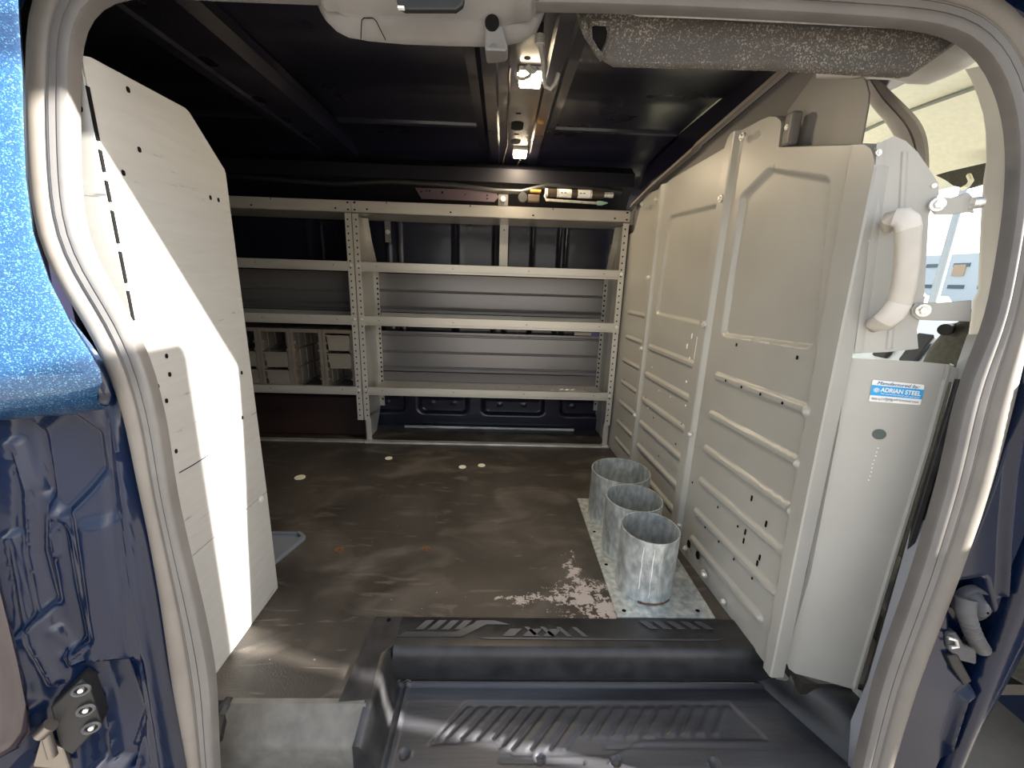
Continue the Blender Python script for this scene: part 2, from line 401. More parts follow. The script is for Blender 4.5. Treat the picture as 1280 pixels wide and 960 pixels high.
# ---- door opening: body skin around the seal.  Seal plane leans in with height: Y = 0.53 + 0.12 Z
SP, SN = (0, .53, 0), (0, 1, -.12)
sy = lambda z: 0.53+0.12*z
pairs_px = [  # inner edge, outer edge of the seal, clockwise from bottom left (photo points on the leaning plane)
 ((268, 960), (238, 960)), ((265, 850), (215, 850)), ((249, 770), (205, 770)), ((231, 700), (194, 700)), ((217, 640), (183, 640)), ((209, 600), (173, 600)), ((204, 550), (164, 550)),
 ((194, 500), (153, 500)), ((180, 450), (132, 450)), ((159, 400), (107, 400)), ((125, 350), (73, 355)), ((97, 300), (50, 303)), ((91, 250), (41, 252)), ((89, 200), (37, 200)),
 ((88, 150), (35, 150)), ((88, 100), (35, 100)), ((89, 60), (38, 50))]
inn = [atp(*a, SP, SN) for a, b in pairs_px]; outr = [atp(*b, SP, SN) for a, b in pairs_px]
tl = inn[-1]
inn = [np.array([inn[0][0]+0.002, sy(-0.12), -0.12])]+inn; outr = [np.array([outr[0][0]+0.002, sy(-0.12), -0.12])]+outr
for k in range(1, 7):                                               # top-left corner radius
    a = k/6*math.pi/2; r = 0.075
    x = tl[0]+r-r*math.cos(a); z = tl[2]+r*math.sin(a); inn.append(np.array([x, sy(z), z]))
    ro = r+0.065; x2 = tl[0]+r-ro*math.cos(a)*0.95; z2 = tl[2]+ro*math.sin(a)+0.005; outr.append(np.array([x2, sy(z2), z2]))
for x in (-0.4, -0.2, 0.0): z = 1.213+0.012*(x+0.4); inn.append(np.array([x, sy(z), z])); outr.append(np.array([x, sy(z+.065), z+.065]))
topr = [((700, 6), None), ((850, 11), None), ((1000, 18), None), ((1120, 26), None), ((1180, 32), None)]
for p, _ in topr:
    q = atp(*p, SP, SN); inn.append(q); outr.append(np.array([q[0]+0.01, sy(q[2]+.06), q[2]+.062]))
for p, dx, dz in (((1217, 46), .03, .055), ((1236, 66), .045, .045), ((1256, 98), .055, .03), ((1268, 140), .06, .015), ((1273, 180), .06, 0.0), ((1269, 260), .058, 0), ((1257, 330), .056, 0),
                  ((1245, 400), .054, 0)):
    q = atp(*p, SP, SN); inn.append(q); outr.append(q+np.array([dx, .12*dz, dz]))
for a, b in (((1208, 480), (1269, 490)), ((1183, 600), (1240, 600)), ((1148, 720), (1197, 720)), ((1101, 850), (1146, 850)), ((1075, 960), (1112, 960))):
    inn.append(atp(*a, SP, SN)); outr.append(atp(*b, SP, SN))
inn.append(np.array([inn[-1][0]-.01, sy(-.12), -.12])); outr.append(np.array([outr[-1][0]-.01, sy(-.12), -.12]))
inn = np.array(inn); outr = np.array(outr)
def resample(P, Q, n):
    d = np.r_[0, np.cumsum(np.linalg.norm(np.diff(P, axis=0), axis=1)+np.linalg.norm(np.diff(Q, axis=0), axis=1))]
    t = np.linspace(0, d[-1], n)
    f = lambda A: np.stack([np.interp(t, d, A[:, i]) for i in range(3)], 1)
    A, B = f(P), f(Q)
    for _ in range(4):
        for X in (A, B): X[1:-1] = 0.25*X[:-2]+0.5*X[1:-1]+0.25*X[2:]
    return A, B
inn, outr = resample(inn, outr, 150)
outn = np.array([0, -1, 0.12]); outn = outn/np.linalg.norm(outn)
def sweep(ws, hs):
    return [[inn[i]+(outr[i]-inn[i])*w_+outn*h for w_, h in zip(ws, hs)] for i in range(len(inn))]
t_seal = thing('door_seal', 'long grey-beige rubber weather seal running around the side door opening', 'door seal', (0.0, 0.53, 0.0))
ang = np.linspace(math.pi, 0, 12)
put(MB().grid(sweep([0.42]+[0.71+0.29*math.cos(a) for a in ang]+[1.0], [-0.008]+[-0.002+0.015*math.sin(a) for a in ang]+[-0.01])), 'rubber_bulb', RUB, t_seal, smooth=50)
put(MB().grid(sweep([0.03, 0.0, 0.02, 0.10, 0.18, 0.20, 0.215, 0.235, 0.32, 0.36, 0.375, 0.39, 0.405, 0.425, 0.44, 0.46], [-0.016, 0.0, 0.004, 0.007, 0.0075, 0.0075, 0.003, 0.007, 0.0085, 0.009, 0.002, 0.008, 0.0085, 0.001, 0.004, -0.004])), 'inner_lip', RUBD, t_seal, smooth=40)

# body flange behind the seal and outer skin (navy); left side follows seal then opens out to the jamb
def outline_interp(zq, side):
    P = outr[:60] if side < 0 else outr[-60:]
    o_ = np.argsort(P[:, 2]); return np.interp(zq, P[o_, 2], P[o_, 0])
LN = (-.5, 1, -.12); LP = (-.55, .535, 0)                       # base plane of the left jamb
def L2(x, y): p = atp(x, y, LP, LN); return (p[0], p[2])
zs = np.arange(-0.15, 1.32, 0.004); ss = np.linspace(0, 1, 130)
Zg, Sg = np.meshgrid(zs, ss, indexing='ij')
Xs = outline_interp(zs, -1); Xs = np.where(zs > 1.10, np.interp(1.10, zs, Xs)+(zs-1.10)*0.35, Xs)
Xg = (Xs+0.004)[:, None]-Sg*0.42
Yg = 0.535+0.12*Zg+0.5*(Xg+0.55)
H = np.zeros(Xg.shape)                                               # + = towards the camera
def ridge(pts, wdt, h):
    global H
    d = np.full(Xg.shape, 9.0); q = [L2(*p) for p in pts]
    for a, b in zip(q[:-1], q[1:]): d = np.minimum(d, sd_seg(Xg, Zg, a, b))
    H += h*sm(d-wdt, wdt*0.8+0.002)
def pocket(pts, h, r=0.008, soft=0.007):
    global H
    d = sd_poly(Xg, Zg, [L2(*p) for p in pts])-r
    H += h*sm(d, soft)
H -= 0.012*sm(Sg*0.42-0.012, 0.006)                                # channel just outside the seal
ridge([(143, 480), (150, 560), (160, 640), (172, 740), (190, 850), (207, 960)], 0.004, 0.010)
ridge([(128, 500), (133, 560), (140, 640), (152, 740), (168, 850), (182, 960)], 0.004, -0.008)
pocket([(45, 545), (75, 520), (112, 545), (118, 590), (100, 612), (72, 640), (50, 620)], -0.022)
pocket([(0, 505), (22, 520), (40, 640), (38, 700), (48, 760), (0, 800)], -0.03)
pocket([(66, 655), (78, 650), (100, 770), (108, 800), (82, 812), (64, 770), (58, 700)], -0.016, 0.006)
ridge([(62, 700), (60, 670), (74, 648), (84, 670), (96, 740), (112, 800), (90, 822), (66, 790)], 0.003, 0.010)
pocket([(112, 660), (140, 655), (160, 760), (165, 820), (120, 815)], 0.010, 0.008, 0.014)
pocket([(108, 832), (148, 832), (168, 900), (155, 960), (120, 960)], -0.035)
ridge([(92, 828), (120, 822), (150, 826), (160, 850), (172, 900), (158, 945)], 0.003, 0.010)
ridge([(102, 832), (118, 880), (126, 925), (130, 960)], 0.003, 0.016)
ridge([(0, 560), (18, 620), (22, 700), (42, 800), (70, 850)], 0.004, 0.012)
ridge([(0, 680), (18, 780), (36, 850), (45, 900)], 0.005, 0.014)
pocket([(0, 860), (40, 880), (46, 930), (20, 960), (0, 960)], 0.02, 0.004, 0.012)
Yg = Yg-H*0.7
mb = MB().grid([[(Xg[i, j], Yg[i, j], Zg[i, j]) for j in range(len(ss))] for i in range(len(zs))])
struct(mb, 'trim_6', NAVYJ, smooth=70)
# sunlit outer body sheet on the left with its S-shaped edge
qp = [(20, -30), (23, 30), (27, 90), (28, 150), (31, 220), (40, 290), (60, 350), (88, 405), (112, 442), (124, 462), (127, 478)]
edge = [atp(x, y, (-.55, .475, 0), LN) for x, y in qp]
edge = [edge[0]+np.array([0.02, 0.02, 0.12])]+edge
bot = [(118, 490), (90, 512), (60, 525), (30, 510), (0, 480), (-60, 440)]
rows = []
E_ = np.array(edge)
for p in E_:
    rows.append([p+np.array([-0.045, 0.045, 0]), p+np.array([-0.006, 0.006, 0]), p+np.array([0, 0.001, 0]), p+np.array([-0.004, -0.003, 0]), p+np.array([-0.03, -0.015, 0]), p+np.array([-0.08, -0.038, 0]), p+np.array([-0.20, -0.085, 0])])
# fold the sheet back under along the bottom
lastr = rows[-1]
for k, (dz, dy) in enumerate(((-0.010, 0.002), (-0.022, 0.008), (-0.034, 0.020), (-.042, .045))):
    rows.append([q+np.array([-0.010*(k+1), dy*(1 if i > 1 else .3), dz-0.004*(k+1)*min(1, i/4)]) for i, q in enumerate(lastr)])
struct(MB().grid(rows), 'trim_7', FLAKE, smooth=60)

# right jamb
RNn = (.15, 1, -.12); RPp = (.75, .535, 0)
def R2(x, y): p = atp(x, y, RPp, RNn); return (p[0], p[2])
Xs = outline_interp(zs, 1)
ss = np.linspace(0, 1, 60); Zg, Sg = np.meshgrid(zs, ss, indexing='ij')
edgeR = [R2(1284, 600), R2(1262, 720), R2(1214, 850), R2(1168, 965)]
zz = [q[1] for q in edgeR][::-1]; xx = [q[0] for q in edgeR][::-1]
Xe = np.interp(zs, zz, xx); Xe = np.where(zs > zz[-1], xx[-1]+(zs-zz[-1])*0.02, Xe)
Xe = np.maximum(Xe, Xs+0.07+0.25*np.clip((zs-0.95)/0.15, 0, 1))
Xg = (Xs-0.004)[:, None]*(1-Sg)+Xe[:, None]*Sg
Yg = 0.535+0.12*Zg-0.15*(Xg-0.75); H = np.zeros(Xg.shape)
L2_ = L2; L2 = R2
H -= 0.014*sm(Sg-0.06, 0.05)
ridge([(1280, 480), (1262, 590), (1256, 660), (1252, 740)], 0.004, 0.012)
ridge([(1222, 852), (1200, 870), (1183, 925), (1180, 960)], 0.004, 0.014)
pocket([(1196, 735), (1226, 730), (1244, 800), (1226, 860), (1196, 830)], -0.03, 0.004, 0.01)
L2 = L2_
Yg = Yg-H
mb = MB().grid([[(Xg[i, j], Yg[i, j], Zg[i, j]) for j in range(len(ss))] for i in range(len(zs))])
# folded outer lip with its bright crease
rows = []
for z, x in zip(zs[::6], Xe[::6]):
    y = 0.535+0.12*z-0.15*(x-0.75)-0.0
    kx = float(np.interp(z, [.1, .45], [0, .05]))
    rows.append([(x, y, z), (x+0.004, y+0.03, z), (x+0.014, y+0.03, z), (x+0.016, y-0.006, z), (x+0.022, y-0.012, z), (x+0.034+kx, y-0.012, z), (x+0.040+kx, y-0.006, z), (x+0.046+kx, y+0.02, z), (x+0.05+kx, y+0.10, z)])
mb.grid(rows)
struct(mb, 'trim_8', NAVYJ, smooth=60)
# header skin and door track above the opening
mb = MB()
mb.box(-1.1, 1.5, 0.555, 0.70, 1.345, 1.50); mb.box(-1.1, 1.5, 0.535, 0.565, 1.275, 1.345)
struct(mb, 'trim_9', NAVY, bevel=0.006)
# outer sill under the step
struct(MB().box(-0.9, 1.0, 0.40, 0.50, -0.35, -0.125), 'trim_10', NAVY, bevel=0.01)

# unseen front body side, added and shaped to cut the low sun off near the floor
mb = MB().prism([(1.80, .303, -.55), (1.80, .303, .60), (1.80, .305, .675), (1.80, .314, .735), (1.80, .325, .765), (1.80, .345, .780), (1.80, .66, .785), (1.80, .70, .40), (1.80, 2.33, .40), (1.80, 2.33, -.55)], (1.7, 0, 0))
struct(mb, 'trim_17', NAVY, bevel=.004)

# ================================================================== CAB (seen through the gap on the right)
mb = MB()
hl = [[(x, y, 1.40+0.05*math.sin(math.pi*(y-0.6)/1.8)-1.0*max(0, (x-1.15))**2-(0.22*max(0, (0.86-y)/0.2)**2 if y < 0.86 else 0)) for y in np.linspace(0.735, 2.36, 24)] for x in np.linspace(0.70, 1.62, 24)]
mb.grid(hl)
struct(mb, 'ceiling_cab', LINER, smooth=60, solid=0.01)
# far cab side: door with window opening
mb = MB()
mb.box(0.72, 2.6, 2.33, 2.37, -0.03, 0.72); mb.box(0.72, 1.1, 2.33, 2.37, 0.72, 1.46); mb.box(1.1, 1.75, 2.33, 2.37, 1.26, 1.46)
struct(mb, 'wall_cab', LINER, bevel=0.005)
mb = MB().tube([(1.62, 2.31, 1.36), (1.95, 2.31, 1.14), (2.35, 2.30, 0.82)], 0.035, 10)
mb.tube([(1.62, 0.70, 1.36), (1.95, 0.62, 1.14), (2.35, 0.60, 0.82)], 0.035, 10)
mb.box(2.52, 2.56, 0.55, 2.33, -0.1, 0.70)
struct(mb, 'trim_11', NAVY, smooth=40)
# headliner seam as a front roof shelf line
mb = MB().tube([(1.30, 0.72, 1.378), (1.30, 1.5, 1.421), (1.30, 2.3, 1.388)], 0.006, 8)
struct(mb, 'trim_12', mat('grey_headliner_seam', (0.25, 0.27, 0.25), 0.8))

# ================================================================== PARTITION (right-hand bulkhead)
BX = lambda y: 0.637-0.061*(y-0.71)
def sheet(ys_, zlo, zhi, disp, off, res=0.004, cols=None):
    "pressed sheet in the partition plane; zhi(y), zlo(y) give its outline; disp(Y,Z) > 0 towards the cargo side"
    y0, y1 = ys_; ny = int((y1-y0)/res)+1; nz = 400
    yy = np.linspace(y0, y1, ny); T = np.linspace(0, 1, nz)
    lo = np.array([zlo(y) for y in yy]); hi = np.array([zhi(y) for y in yy])
    Y_ = np.repeat(yy[:, None], nz, 1); Z_ = np.where(T[None] < .9, T[None]/.9*np.minimum(1.10, hi-.02)[:, None], np.minimum(1.10, hi-.02)[:, None]+(hi-np.minimum(1.10, hi-.02))[:, None]*(T[None]-.9)/.1)
    D_ = disp(Y_, Z_)
    X_ = 0.637-0.061*(Y_-0.71)+off-D_
    return [[(X_[i, j], Y_[i, j], Z_[i, j]) for j in range(nz)] for i in range(ny)]
def pl(pts):                                  # piecewise-linear function through (y, z) points
    P = sorted(pts); a = [p[0] for p in P]; b = [p[1] for p in P]
    return lambda y: float(np.interp(y, a, b))
t_part = thing('cargo_partition', 'tall grey pressed-steel cargo partition wall of three bolted panels on the right', 'partition', (0.62, 1.3, 0.0))
def ribs(Y_, Z_, segs, w_=0.009, h=0.009):
    o = np.zeros(Y_.shape)
    for a, b in segs: o = np.maximum(o, h*sm(sd_seg(Y_, Z_, a, b)-w_, 0.005))
    return o
RZ = (0.605, 0.492, 0.385, 0.282, 0.178, 0.085)
# front panel
winC = [(1.118, 0.722), (0.792, 0.735), (0.83, 1.062), (1.045, 1.118), (1.125, 1.082)]
def dispC(Y_, Z_):
    d = sd_poly(Y_, Z_, [(y+(0.018 if y < .95 else -0.018), z+(0.018 if z < .9 else -0.018)) for y, z in winC])-0.018
    o = -0.012*sm(d, 0.006)
    o += ribs(Y_, Z_, [((1.105, z), (0.762, z+0.006)) for z in RZ[:5]])
    o += ribs(Y_, Z_, [((1.10, RZ[5]), (0.79, RZ[5]+.004))])
    rim = np.minimum(np.minimum(1.205-Y_, Y_-(0.722+0.034*Z_)), 10)
    o += 0.012*sm(rim-0.022, 0.006)*(Y_ < 0.9)+0.014*sm(1.215-Y_-0.040, 0.006)*(Y_ > 1.0)
    o += -0.010*sm(Z_-0.03, 0.006)*0
    return o
topC = pl([(0.717, 1.055), (0.722, 1.072), (0.732, 1.086), (0.748, 1.097), (0.80, 1.110), (1.003, 1.160), (1.008, 1.165), (1.0085, 1.205), (1.015, 1.218), (1.035, 1.232), (1.06, 1.240), (1.09, 1.243), (1.195, 1.245), (1.21, 1.235), (1.218, 1.215)])
def mapC(rows):                                # near edge leans back with height
    out_ = []
    for r in rows:
        q = []
        for (x, y, z) in r:
            k = max(0, (1.218-y)/0.5); y2 = y+k*0.028*min(z, 1.06)
            q.append((BX(y2)-BX(y)+x, y2, z))
        out_.append(q)
    return out_
rowsC = mapC(sheet((0.717, 1.218), lambda y: 0.0 if y > .78 else 0.0+0.02*((.78-y)/.063)**2*0, topC, dispC, 0.0))
mb = MB().grid(rowsC)
# returned flange round near and top edges
brd = [r[-1] for r in rowsC[::-1]]; near = [p for p in rowsC[0]]
fl = near[::4]+[r[-1] for r in rowsC[1:]]
mb.grid([[p, (p[0]+0.003, p[1]-0.003, p[2]+0.0), (p[0]+0.030, p[1]-0.003, p[2])] for p in near[::4]+near[-1:]])
mb.grid([[r[-1], (r[-1][0]+0.004, r[-1][1], r[-1][2]+0.002), (r[-1][0]+0.030, r[-1][1]-.001, r[-1][2]+0.002)] for r in rowsC])
nX = (-1, -0.061, 0)
def holeP(mb, px, w_=0.006, h=0.006, off=0.0, dsp=0.0):
    p = atp(*px, (.637+off, .71, 0), (1, .061, 0)); p = p+np.array([-0.001-dsp, 0, 0]); mb.slot(p, nX, (0, 1, 0), w_, h)
for p in ((921, 431), (997, 447)): holeP(mb, p, .006, .009)
for p in ((912, 476), (932, 484), (956, 493), (984, 504)): holeP(mb, p, .006, .007, dsp=.010)
for p in ((940, 623), (958, 655), (932, 665), (930, 676), (950, 697), (947, 704)): holeP(mb, p, .006, .016)
for p in ((899, 634), (883, 659), (924, 658), (900, 677), (919, 699), (867, 603), (942, 723)): holeP(mb, p, .006, .007, dsp=.003)
for p in ((863, 680), (874, 694)): holeP(mb, p, .022, .026, dsp=.004)
pc = put(mb, 'front_panel', [PARTN, HOLE], t_part, smooth=35)
# middle panel
winB = [(1.60, 0.742), (1.27, 0.738), (1.262, 1.08), (1.58, 1.09)]
def dispB(Y_, Z_):
    d = sd_poly(Y_, Z_, [(y+(0.015 if y < 1.4 else -0.015), z+(0.015 if z < .9 else -0.015)) for y, z in winB])-0.015
    o = -0.010*sm(d, 0.006)
    o += ribs(Y_, Z_, [((1.62, z), (1.235, z)) for z in RZ])
    return o+0.014*sm(np.abs(Y_-1.66)-0.016, 0.006)
topB = pl([(1.195, 1.20), (1.205, 1.215), (1.235, 1.228), (1.27, 1.232), (1.60, 1.222), (1.66, 1.212), (1.68, 1.185)])
rowsB = sheet((1.195, 1.685), lambda y: 0.0, topB, dispB, 0.018)
mb = MB().grid(rowsB); mb.grid([[r[-1], (r[-1][0]+0.02, r[-1][1], r[-1][2]+0.001)] for r in rowsB])
for p in ((808, 497), (818, 522), (853, 530), (846, 555), (850, 603), (844, 604), (825, 570)): holeP(mb, p, .006, .006, .018, .003)
pbp = put(mb, 'middle_panel', [PARTN, HOLE], t_part, smooth=35)
mb = MB()
for (px, w_, h) in (((866, 420), .008, .018), ((860, 433), .009, .018), ((863, 449), .007, .016), ((859, 477), .009, .009), ((816, 459), .006, .006), ((825, 488), .006, .006), ((839, 496), .006, .006), ((811, 510), .006, .006), ((858, 507), .006, .007), ((850, 569), .006, .006), ((852, 530), .006, .006)):
    p = atp(*px, (.655, .71, 0), (1, .061, 0)); mb.slot(p+np.array([-0.003, 0, 0]), nX, (0, 1, 0), w_, h, 0)
p1, p2 = atp(873, 421, (.655, .71, 0), (1, .061, 0)), atp(869, 449, (.655, .71, 0), (1, .061, 0))
mb.tube([p1+np.array([-.003, 0, 0]), p2+np.array([-.003, 0, 0])], 0.0015, 6)
put(mb, 'pale_cab_gaps', WHITE, pbp)
# rear panel
def dispA(Y_, Z_): return ribs(Y_, Z_, [((1.93, z), (1.72, z)) for z in (0.72,)+RZ], 0.007, 0.007)
topA = pl([(1.67, 1.20), (1.69, 1.212), (1.86, 1.222), (1.91, 1.20), (1.97, 1.08), (2.3, 1.05)])
rowsA = sheet((1.67, 2.32), lambda y: 0.0, topA, dispA, 0.034, res=0.01)
mb = MB().grid(rowsA)
for y, z in ((1.72, .9), (1.72, .45), (1.74, .3), (1.9, .6), (1.9, .4), (1.88, .2)): mb.slot((BX(y)+0.033, y, z), nX, (0, 1, 0), .006, .006)
put(mb, 'rear_panel', [PARTN, HOLE], t_part, smooth=35)
# filler panels up to the roof
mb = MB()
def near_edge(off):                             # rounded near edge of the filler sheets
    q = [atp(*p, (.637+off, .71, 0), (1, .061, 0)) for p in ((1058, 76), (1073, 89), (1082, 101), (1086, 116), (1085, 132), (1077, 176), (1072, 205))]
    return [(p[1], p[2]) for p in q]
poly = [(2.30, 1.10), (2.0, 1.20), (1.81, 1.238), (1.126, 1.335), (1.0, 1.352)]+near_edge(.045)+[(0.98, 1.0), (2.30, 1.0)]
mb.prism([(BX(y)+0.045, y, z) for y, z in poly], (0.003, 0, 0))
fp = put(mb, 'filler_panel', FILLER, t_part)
mb = MB(); q = [(2.0, 1.20), (1.81, 1.238), (1.47, 1.287), (1.46, 1.293), (1.126, 1.338), (1.0, 1.355)]
mb.grid([[(BX(y)+0.045, y, z), (BX(y)+0.020, y, z+0.004), (BX(y)+0.014, y, z-0.012)] for y, z in q])
put(mb, 'top_ledge', mat('pinkish_grey_ledge', (0.30, 0.26, 0.235), 0.6), t_part)
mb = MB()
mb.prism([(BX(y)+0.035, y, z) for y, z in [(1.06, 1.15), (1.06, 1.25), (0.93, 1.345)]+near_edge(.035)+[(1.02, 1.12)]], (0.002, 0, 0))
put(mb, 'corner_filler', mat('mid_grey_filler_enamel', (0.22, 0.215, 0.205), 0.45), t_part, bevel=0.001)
# bolts on the seams
def boltat(px, off, r=0.0065):
    p = atp(*px, (.637+off, .71, 0), (1, .061, 0))
    put(MB().bolt(p, nX, r, 0.009), 'bolt', ZINC, t_part, smooth=40)
for px in ((929, 171), (902, 248), (881, 405), (863, 543), (881, 718)): boltat(px, -0.014)
for px in ((821, 249), (811, 347), (802, 436), (794, 519), (803, 255)): boltat(px, 0.004)
for px in ((850, 656), (857, 685), (880, 715), (905, 752), (869, 727), (900, 762)): boltat(px, -0.004, 0.0055)
# tab above the front panel
mb = MB()
c = [(BX(1.02)-0.004, 1.012, 1.222), (BX(1.02)-0.004, 1.004, 1.21), (BX(1.0)-0.004, 1.0, 1.158)]
mb.box(BX(1.0)-0.002, BX(1.0)+0.022, 0.985, 1.012, 1.158, 1.225)
tb = put(mb, 'top_tab', FILLER, t_part, bevel=0.006, seg=3)
put(MB().bolt((BX(1.0)-0.002, 0.998, 1.195), nX, 0.004, 0.004), 'rivet', ZINC, tb)
# rivets along the near flange
for px in ((1098, 191), (1087, 301), (1073, 406)):
    p = at(*px, Y=0.742); put(MB().bolt(p, (0, -1, 0), 0.0035, 0.003), 'rivet', ZINC, pc)

# ================================================================== GAP PANELS by the pillar
EP, EN = (.681, .728, 0), (.41, .91, 0); eN = np.array(EN)/np.linalg.norm(EN)
def E3(x, y, off=0.0): return atp(x, y, np.array(EP)-eN*off, EN)
t_gap = thing('gap_panel', 'tall light grey closing panel with blue and white sticker beside the right door pillar', 'panel', (0.72, 0.71, 0.0))
mb = MB()
mb.prism([E3(*p) for p in ((1072, 448), (1150, 452), (1189, 456), (1160, 555), (1110, 720), (1068, 862), (1030, 851), (994, 842), (986, 836), (984, 830), (1017, 720), (1052, 540), (1058, 500), (1062, 447))], eN*0.0015)
# folds: left roll, right return
L_ = [E3(*p) for p in ((1062, 447), (1058, 500), (1052, 540), (1017, 720), (984, 830))]
mb.grid([[p+eN*0.012+np.array([-.012, 0, 0]), p+eN*0.003+np.array([-.006, 0, 0]), p] for p in L_])
R_ = [E3(*p) for p in ((1183, 456), (1156, 555), (1106, 720), (1064, 861))]
mb.grid([[p, p-eN*0.006+np.array([0.003, 0, 0]), p-eN*0.007+np.array([0.008, 0, 0]), p+np.array([0.014, 0, 0]), p+eN*0.02+np.array([0.018, 0, 0])] for p in R_])
hc = E3(1099, 543, 0.001); mb.slot(hc, -eN, (1, -.45, 0), .021, .020, 3, 18)
for k in range(9):
    p = E3(1098-k*1.6+random.uniform(-1, 1), 560+k*5, 0.0008); mb.slot(p, -eN, (1, -.45, 0), .0025, .003, 2, 6)
put(mb, 'steel_sheet', [STEEL, HOLE, WHITE, mat('grey_green_opening', (.10, .125, .115), .8)], t_gap, smooth=30)
mb = MB()
A_, B_ = E3(1195, 474, 0.012), E3(1078, 866, 0.012)
ax = np.array([1, -.45, 0])/np.linalg.norm([1, -.45, 0])
pr = [(0.0, -.004), (0.0, .006), (.008, .008), (.010, .002), (.013, .002), (.016, .009), (.024, .007), (.024, -.006)]
mb.grid([[P+ax*a*1.0-eN*b_ for a, b_ in pr] for P in [A_+(B_-A_)*k/12 for k in range(13)]])
mb.prism([A_+ax*a-eN*b_ for a, b_ in pr], (0, 0, -0.002))
put(mb, 'edge_trim', PLAS, t_gap, bevel=0.0008)
mb = MB(); mb.prism([E3(*p, 0.004) for p in ((1183, 455), (1199, 461), (1196, 480), (1178, 474))], eN*0.001)
put(mb, 'end_tab', STEEL, t_gap)
mb = MB(); mb.prism([E3(*p, 0.004) for p in ((1064, 858), (1082, 866), (1084, 882), (1066, 864))], eN*0.001)
put(mb, 'end_tab', STEEL, t_gap)
# sticker with its writing
sA, sB, sC, sD = E3(1091, 474.5, .0015), E3(1156, 481, .0015), E3(1150.5, 506.5, .0015), E3(1086, 501.5, .0015)
ux = (sB-sA); W_ = np.linalg.norm(ux); ux /= W_; uy = (sA-sD); H_ = np.linalg.norm(uy); uy = uy-ux*(uy@ux); uy /= np.linalg.norm(uy)
def quad(mb, a, b, c, d, off, rad=0.0):
    def P(u, v): return (sA*(1-u)+sB*u)*(1-v)+(sD*(1-u)+sC*u)*v-eN*off
    if rad:
        pts = []
        for (u, v, s0) in ((b-rad, c+rad*2.3, -90), (b-rad, d-rad*2.3, 0), (a+rad, d-rad*2.3, 90), (a+rad, c+rad*2.3, 180)):
            for k in range(5):
                t = math.radians(s0+k*22.5); pts.append(P(u+rad*math.cos(t), v+rad*2.3*math.sin(t)))
        return mb.prism(pts, eN*0.0004)
    return mb.prism([P(a, c), P(b, c), P(b, d), P(a, d)], eN*0.0004)
stk = put(quad(MB(), 0, 1, 0, 1, 0.0, 0.03), 'sticker', WHITE, t_gap); stk['label'] = 'white and blue maker sticker'
put(quad(MB(), 0.0, 1.0, 0.24, 0.71, 0.0005), 'blue_band', BLUE, stk)
def text(s_, u, v, size, mtl, name, parent, align='LEFT', shear=0.0, sx=1.0, bold=0.0):
    cu = bpy.data.curves.new(name, 'FONT'); cu.body = s_; cu.size = size; cu.align_x = align; cu.align_y = 'CENTER'; cu.extrude = 0.0001; cu.shear = shear; cu.offset = bold
    cu.materials.append(mtl); o = bpy.data.objects.new(name, cu); COL.objects.link(o)
    P = (sA*(1-u)+sB*u)*(1-v)+(sD*(1-u)+sC*u)*v-eN*0.0012
    un = np.cross(ux, uy)
    M = Matrix(((ux[0]*sx, uy[0], un[0], P[0]), (ux[1]*sx, uy[1], un[1], P[1]), (ux[2]*sx, uy[2], un[2], P[2]), (0, 0, 0, 1)))
    base = Vector((0, 0, 0)); q = parent
    while q is not None: base += q.location; q = q.parent
    bpy.context.view_layer.update()
    me = bpy.data.meshes.new_from_object(o.evaluated_get(bpy.context.evaluated_depsgraph_get()))
    bpy.data.objects.remove(o); me.name = name; me.transform(M)
    o = bpy.data.objects.new(name, me); COL.objects.link(o); o.parent = parent; o.location = -base
    return o
text('Manufactured by:', 0.50, 0.13, H_*0.20, DBLUE, 'lettering', stk, 'CENTER', 0.25, 1.05)
text('ADRIAN STEEL', 0.575, 0.44, H_*0.27, WHITE, 'lettering', stk, 'CENTER', 0, 0.78, 0.0003)
text('The commercial vehicle upfit specialists', 0.57, 0.61, H_*0.085, WHITE, 'lettering', stk, 'CENTER', 0.2, 1.0)
text('800-677-2726', 0.04, 0.86, H_*0.15, GREYP, 'lettering', stk, 'LEFT', 0, 0.9)
text('www.adriansteel.com', 0.95, 0.86, H_*0.15, GREYP, 'lettering', stk, 'RIGHT', 0, 0.9)
mb = MB(); c0 = (sA*(1-.105)+sB*.105)*(1-.45)+(sD*(1-.105)+sC*.105)*.45-eN*.0014
for r0, r1, mi in ((0.0036, 0.0044, 0),):
    mb.grid([[c0+(ux*math.cos(a)+uy*math.sin(a))*r for r in (r0, r1)] for a in np.linspace(0, 2*math.pi, 22)])
mb.grid([[c0+(ux*math.cos(a)+uy*math.sin(a))*r for r in (0.0014, 0.0027)] for a in np.linspace(0.6, 5.7, 16)])
mb.prism([c0+ux*a+uy*b_ for a, b_ in ((0, -.0004), (.0027, -.0004), (.0027, .0004), (0, .0004))], -eN*0.0002)
put(mb, 'round_emblem', WHITE, stk)

t_up = thing('pillar_closing_panel', 'upper grey closing panel carrying the ivory grab handle beside the cab opening', 'panel', (0.70, 0.72, 0.75))
mb = MB()
up = [(1067, 442), (1082, 330), (1092, 245), (1096, 200), (1093, 184), (1106, 175), (1118, 170), (1132, 176), (1147, 190), (1162, 212), (1173, 229), (1174, 242), (1168, 252), (1161, 268), (1158, 320), (1155, 378), (1146, 412), (1148, 436), (1110, 440)]
mb.prism([E3(*p) for p in up], eN*0.0018)
mb.grid([[E3(x, y, 0.0), E3(x+3, y, 0.0025), E3(x+7, y, 0.0025), E3(x+10, y, 0.0)] for x, y in ((1126, 190), (1120, 300), (1112, 380), (1106, 436))])
f1 = [(1104, 178), (1100, 250), (1090, 340), (1076, 440)]
mb.grid([[E3(x-8, y, 0.006), E3(x-2, y, 0.004), E3(x+3, y, 0.0005)] for x, y in f1])
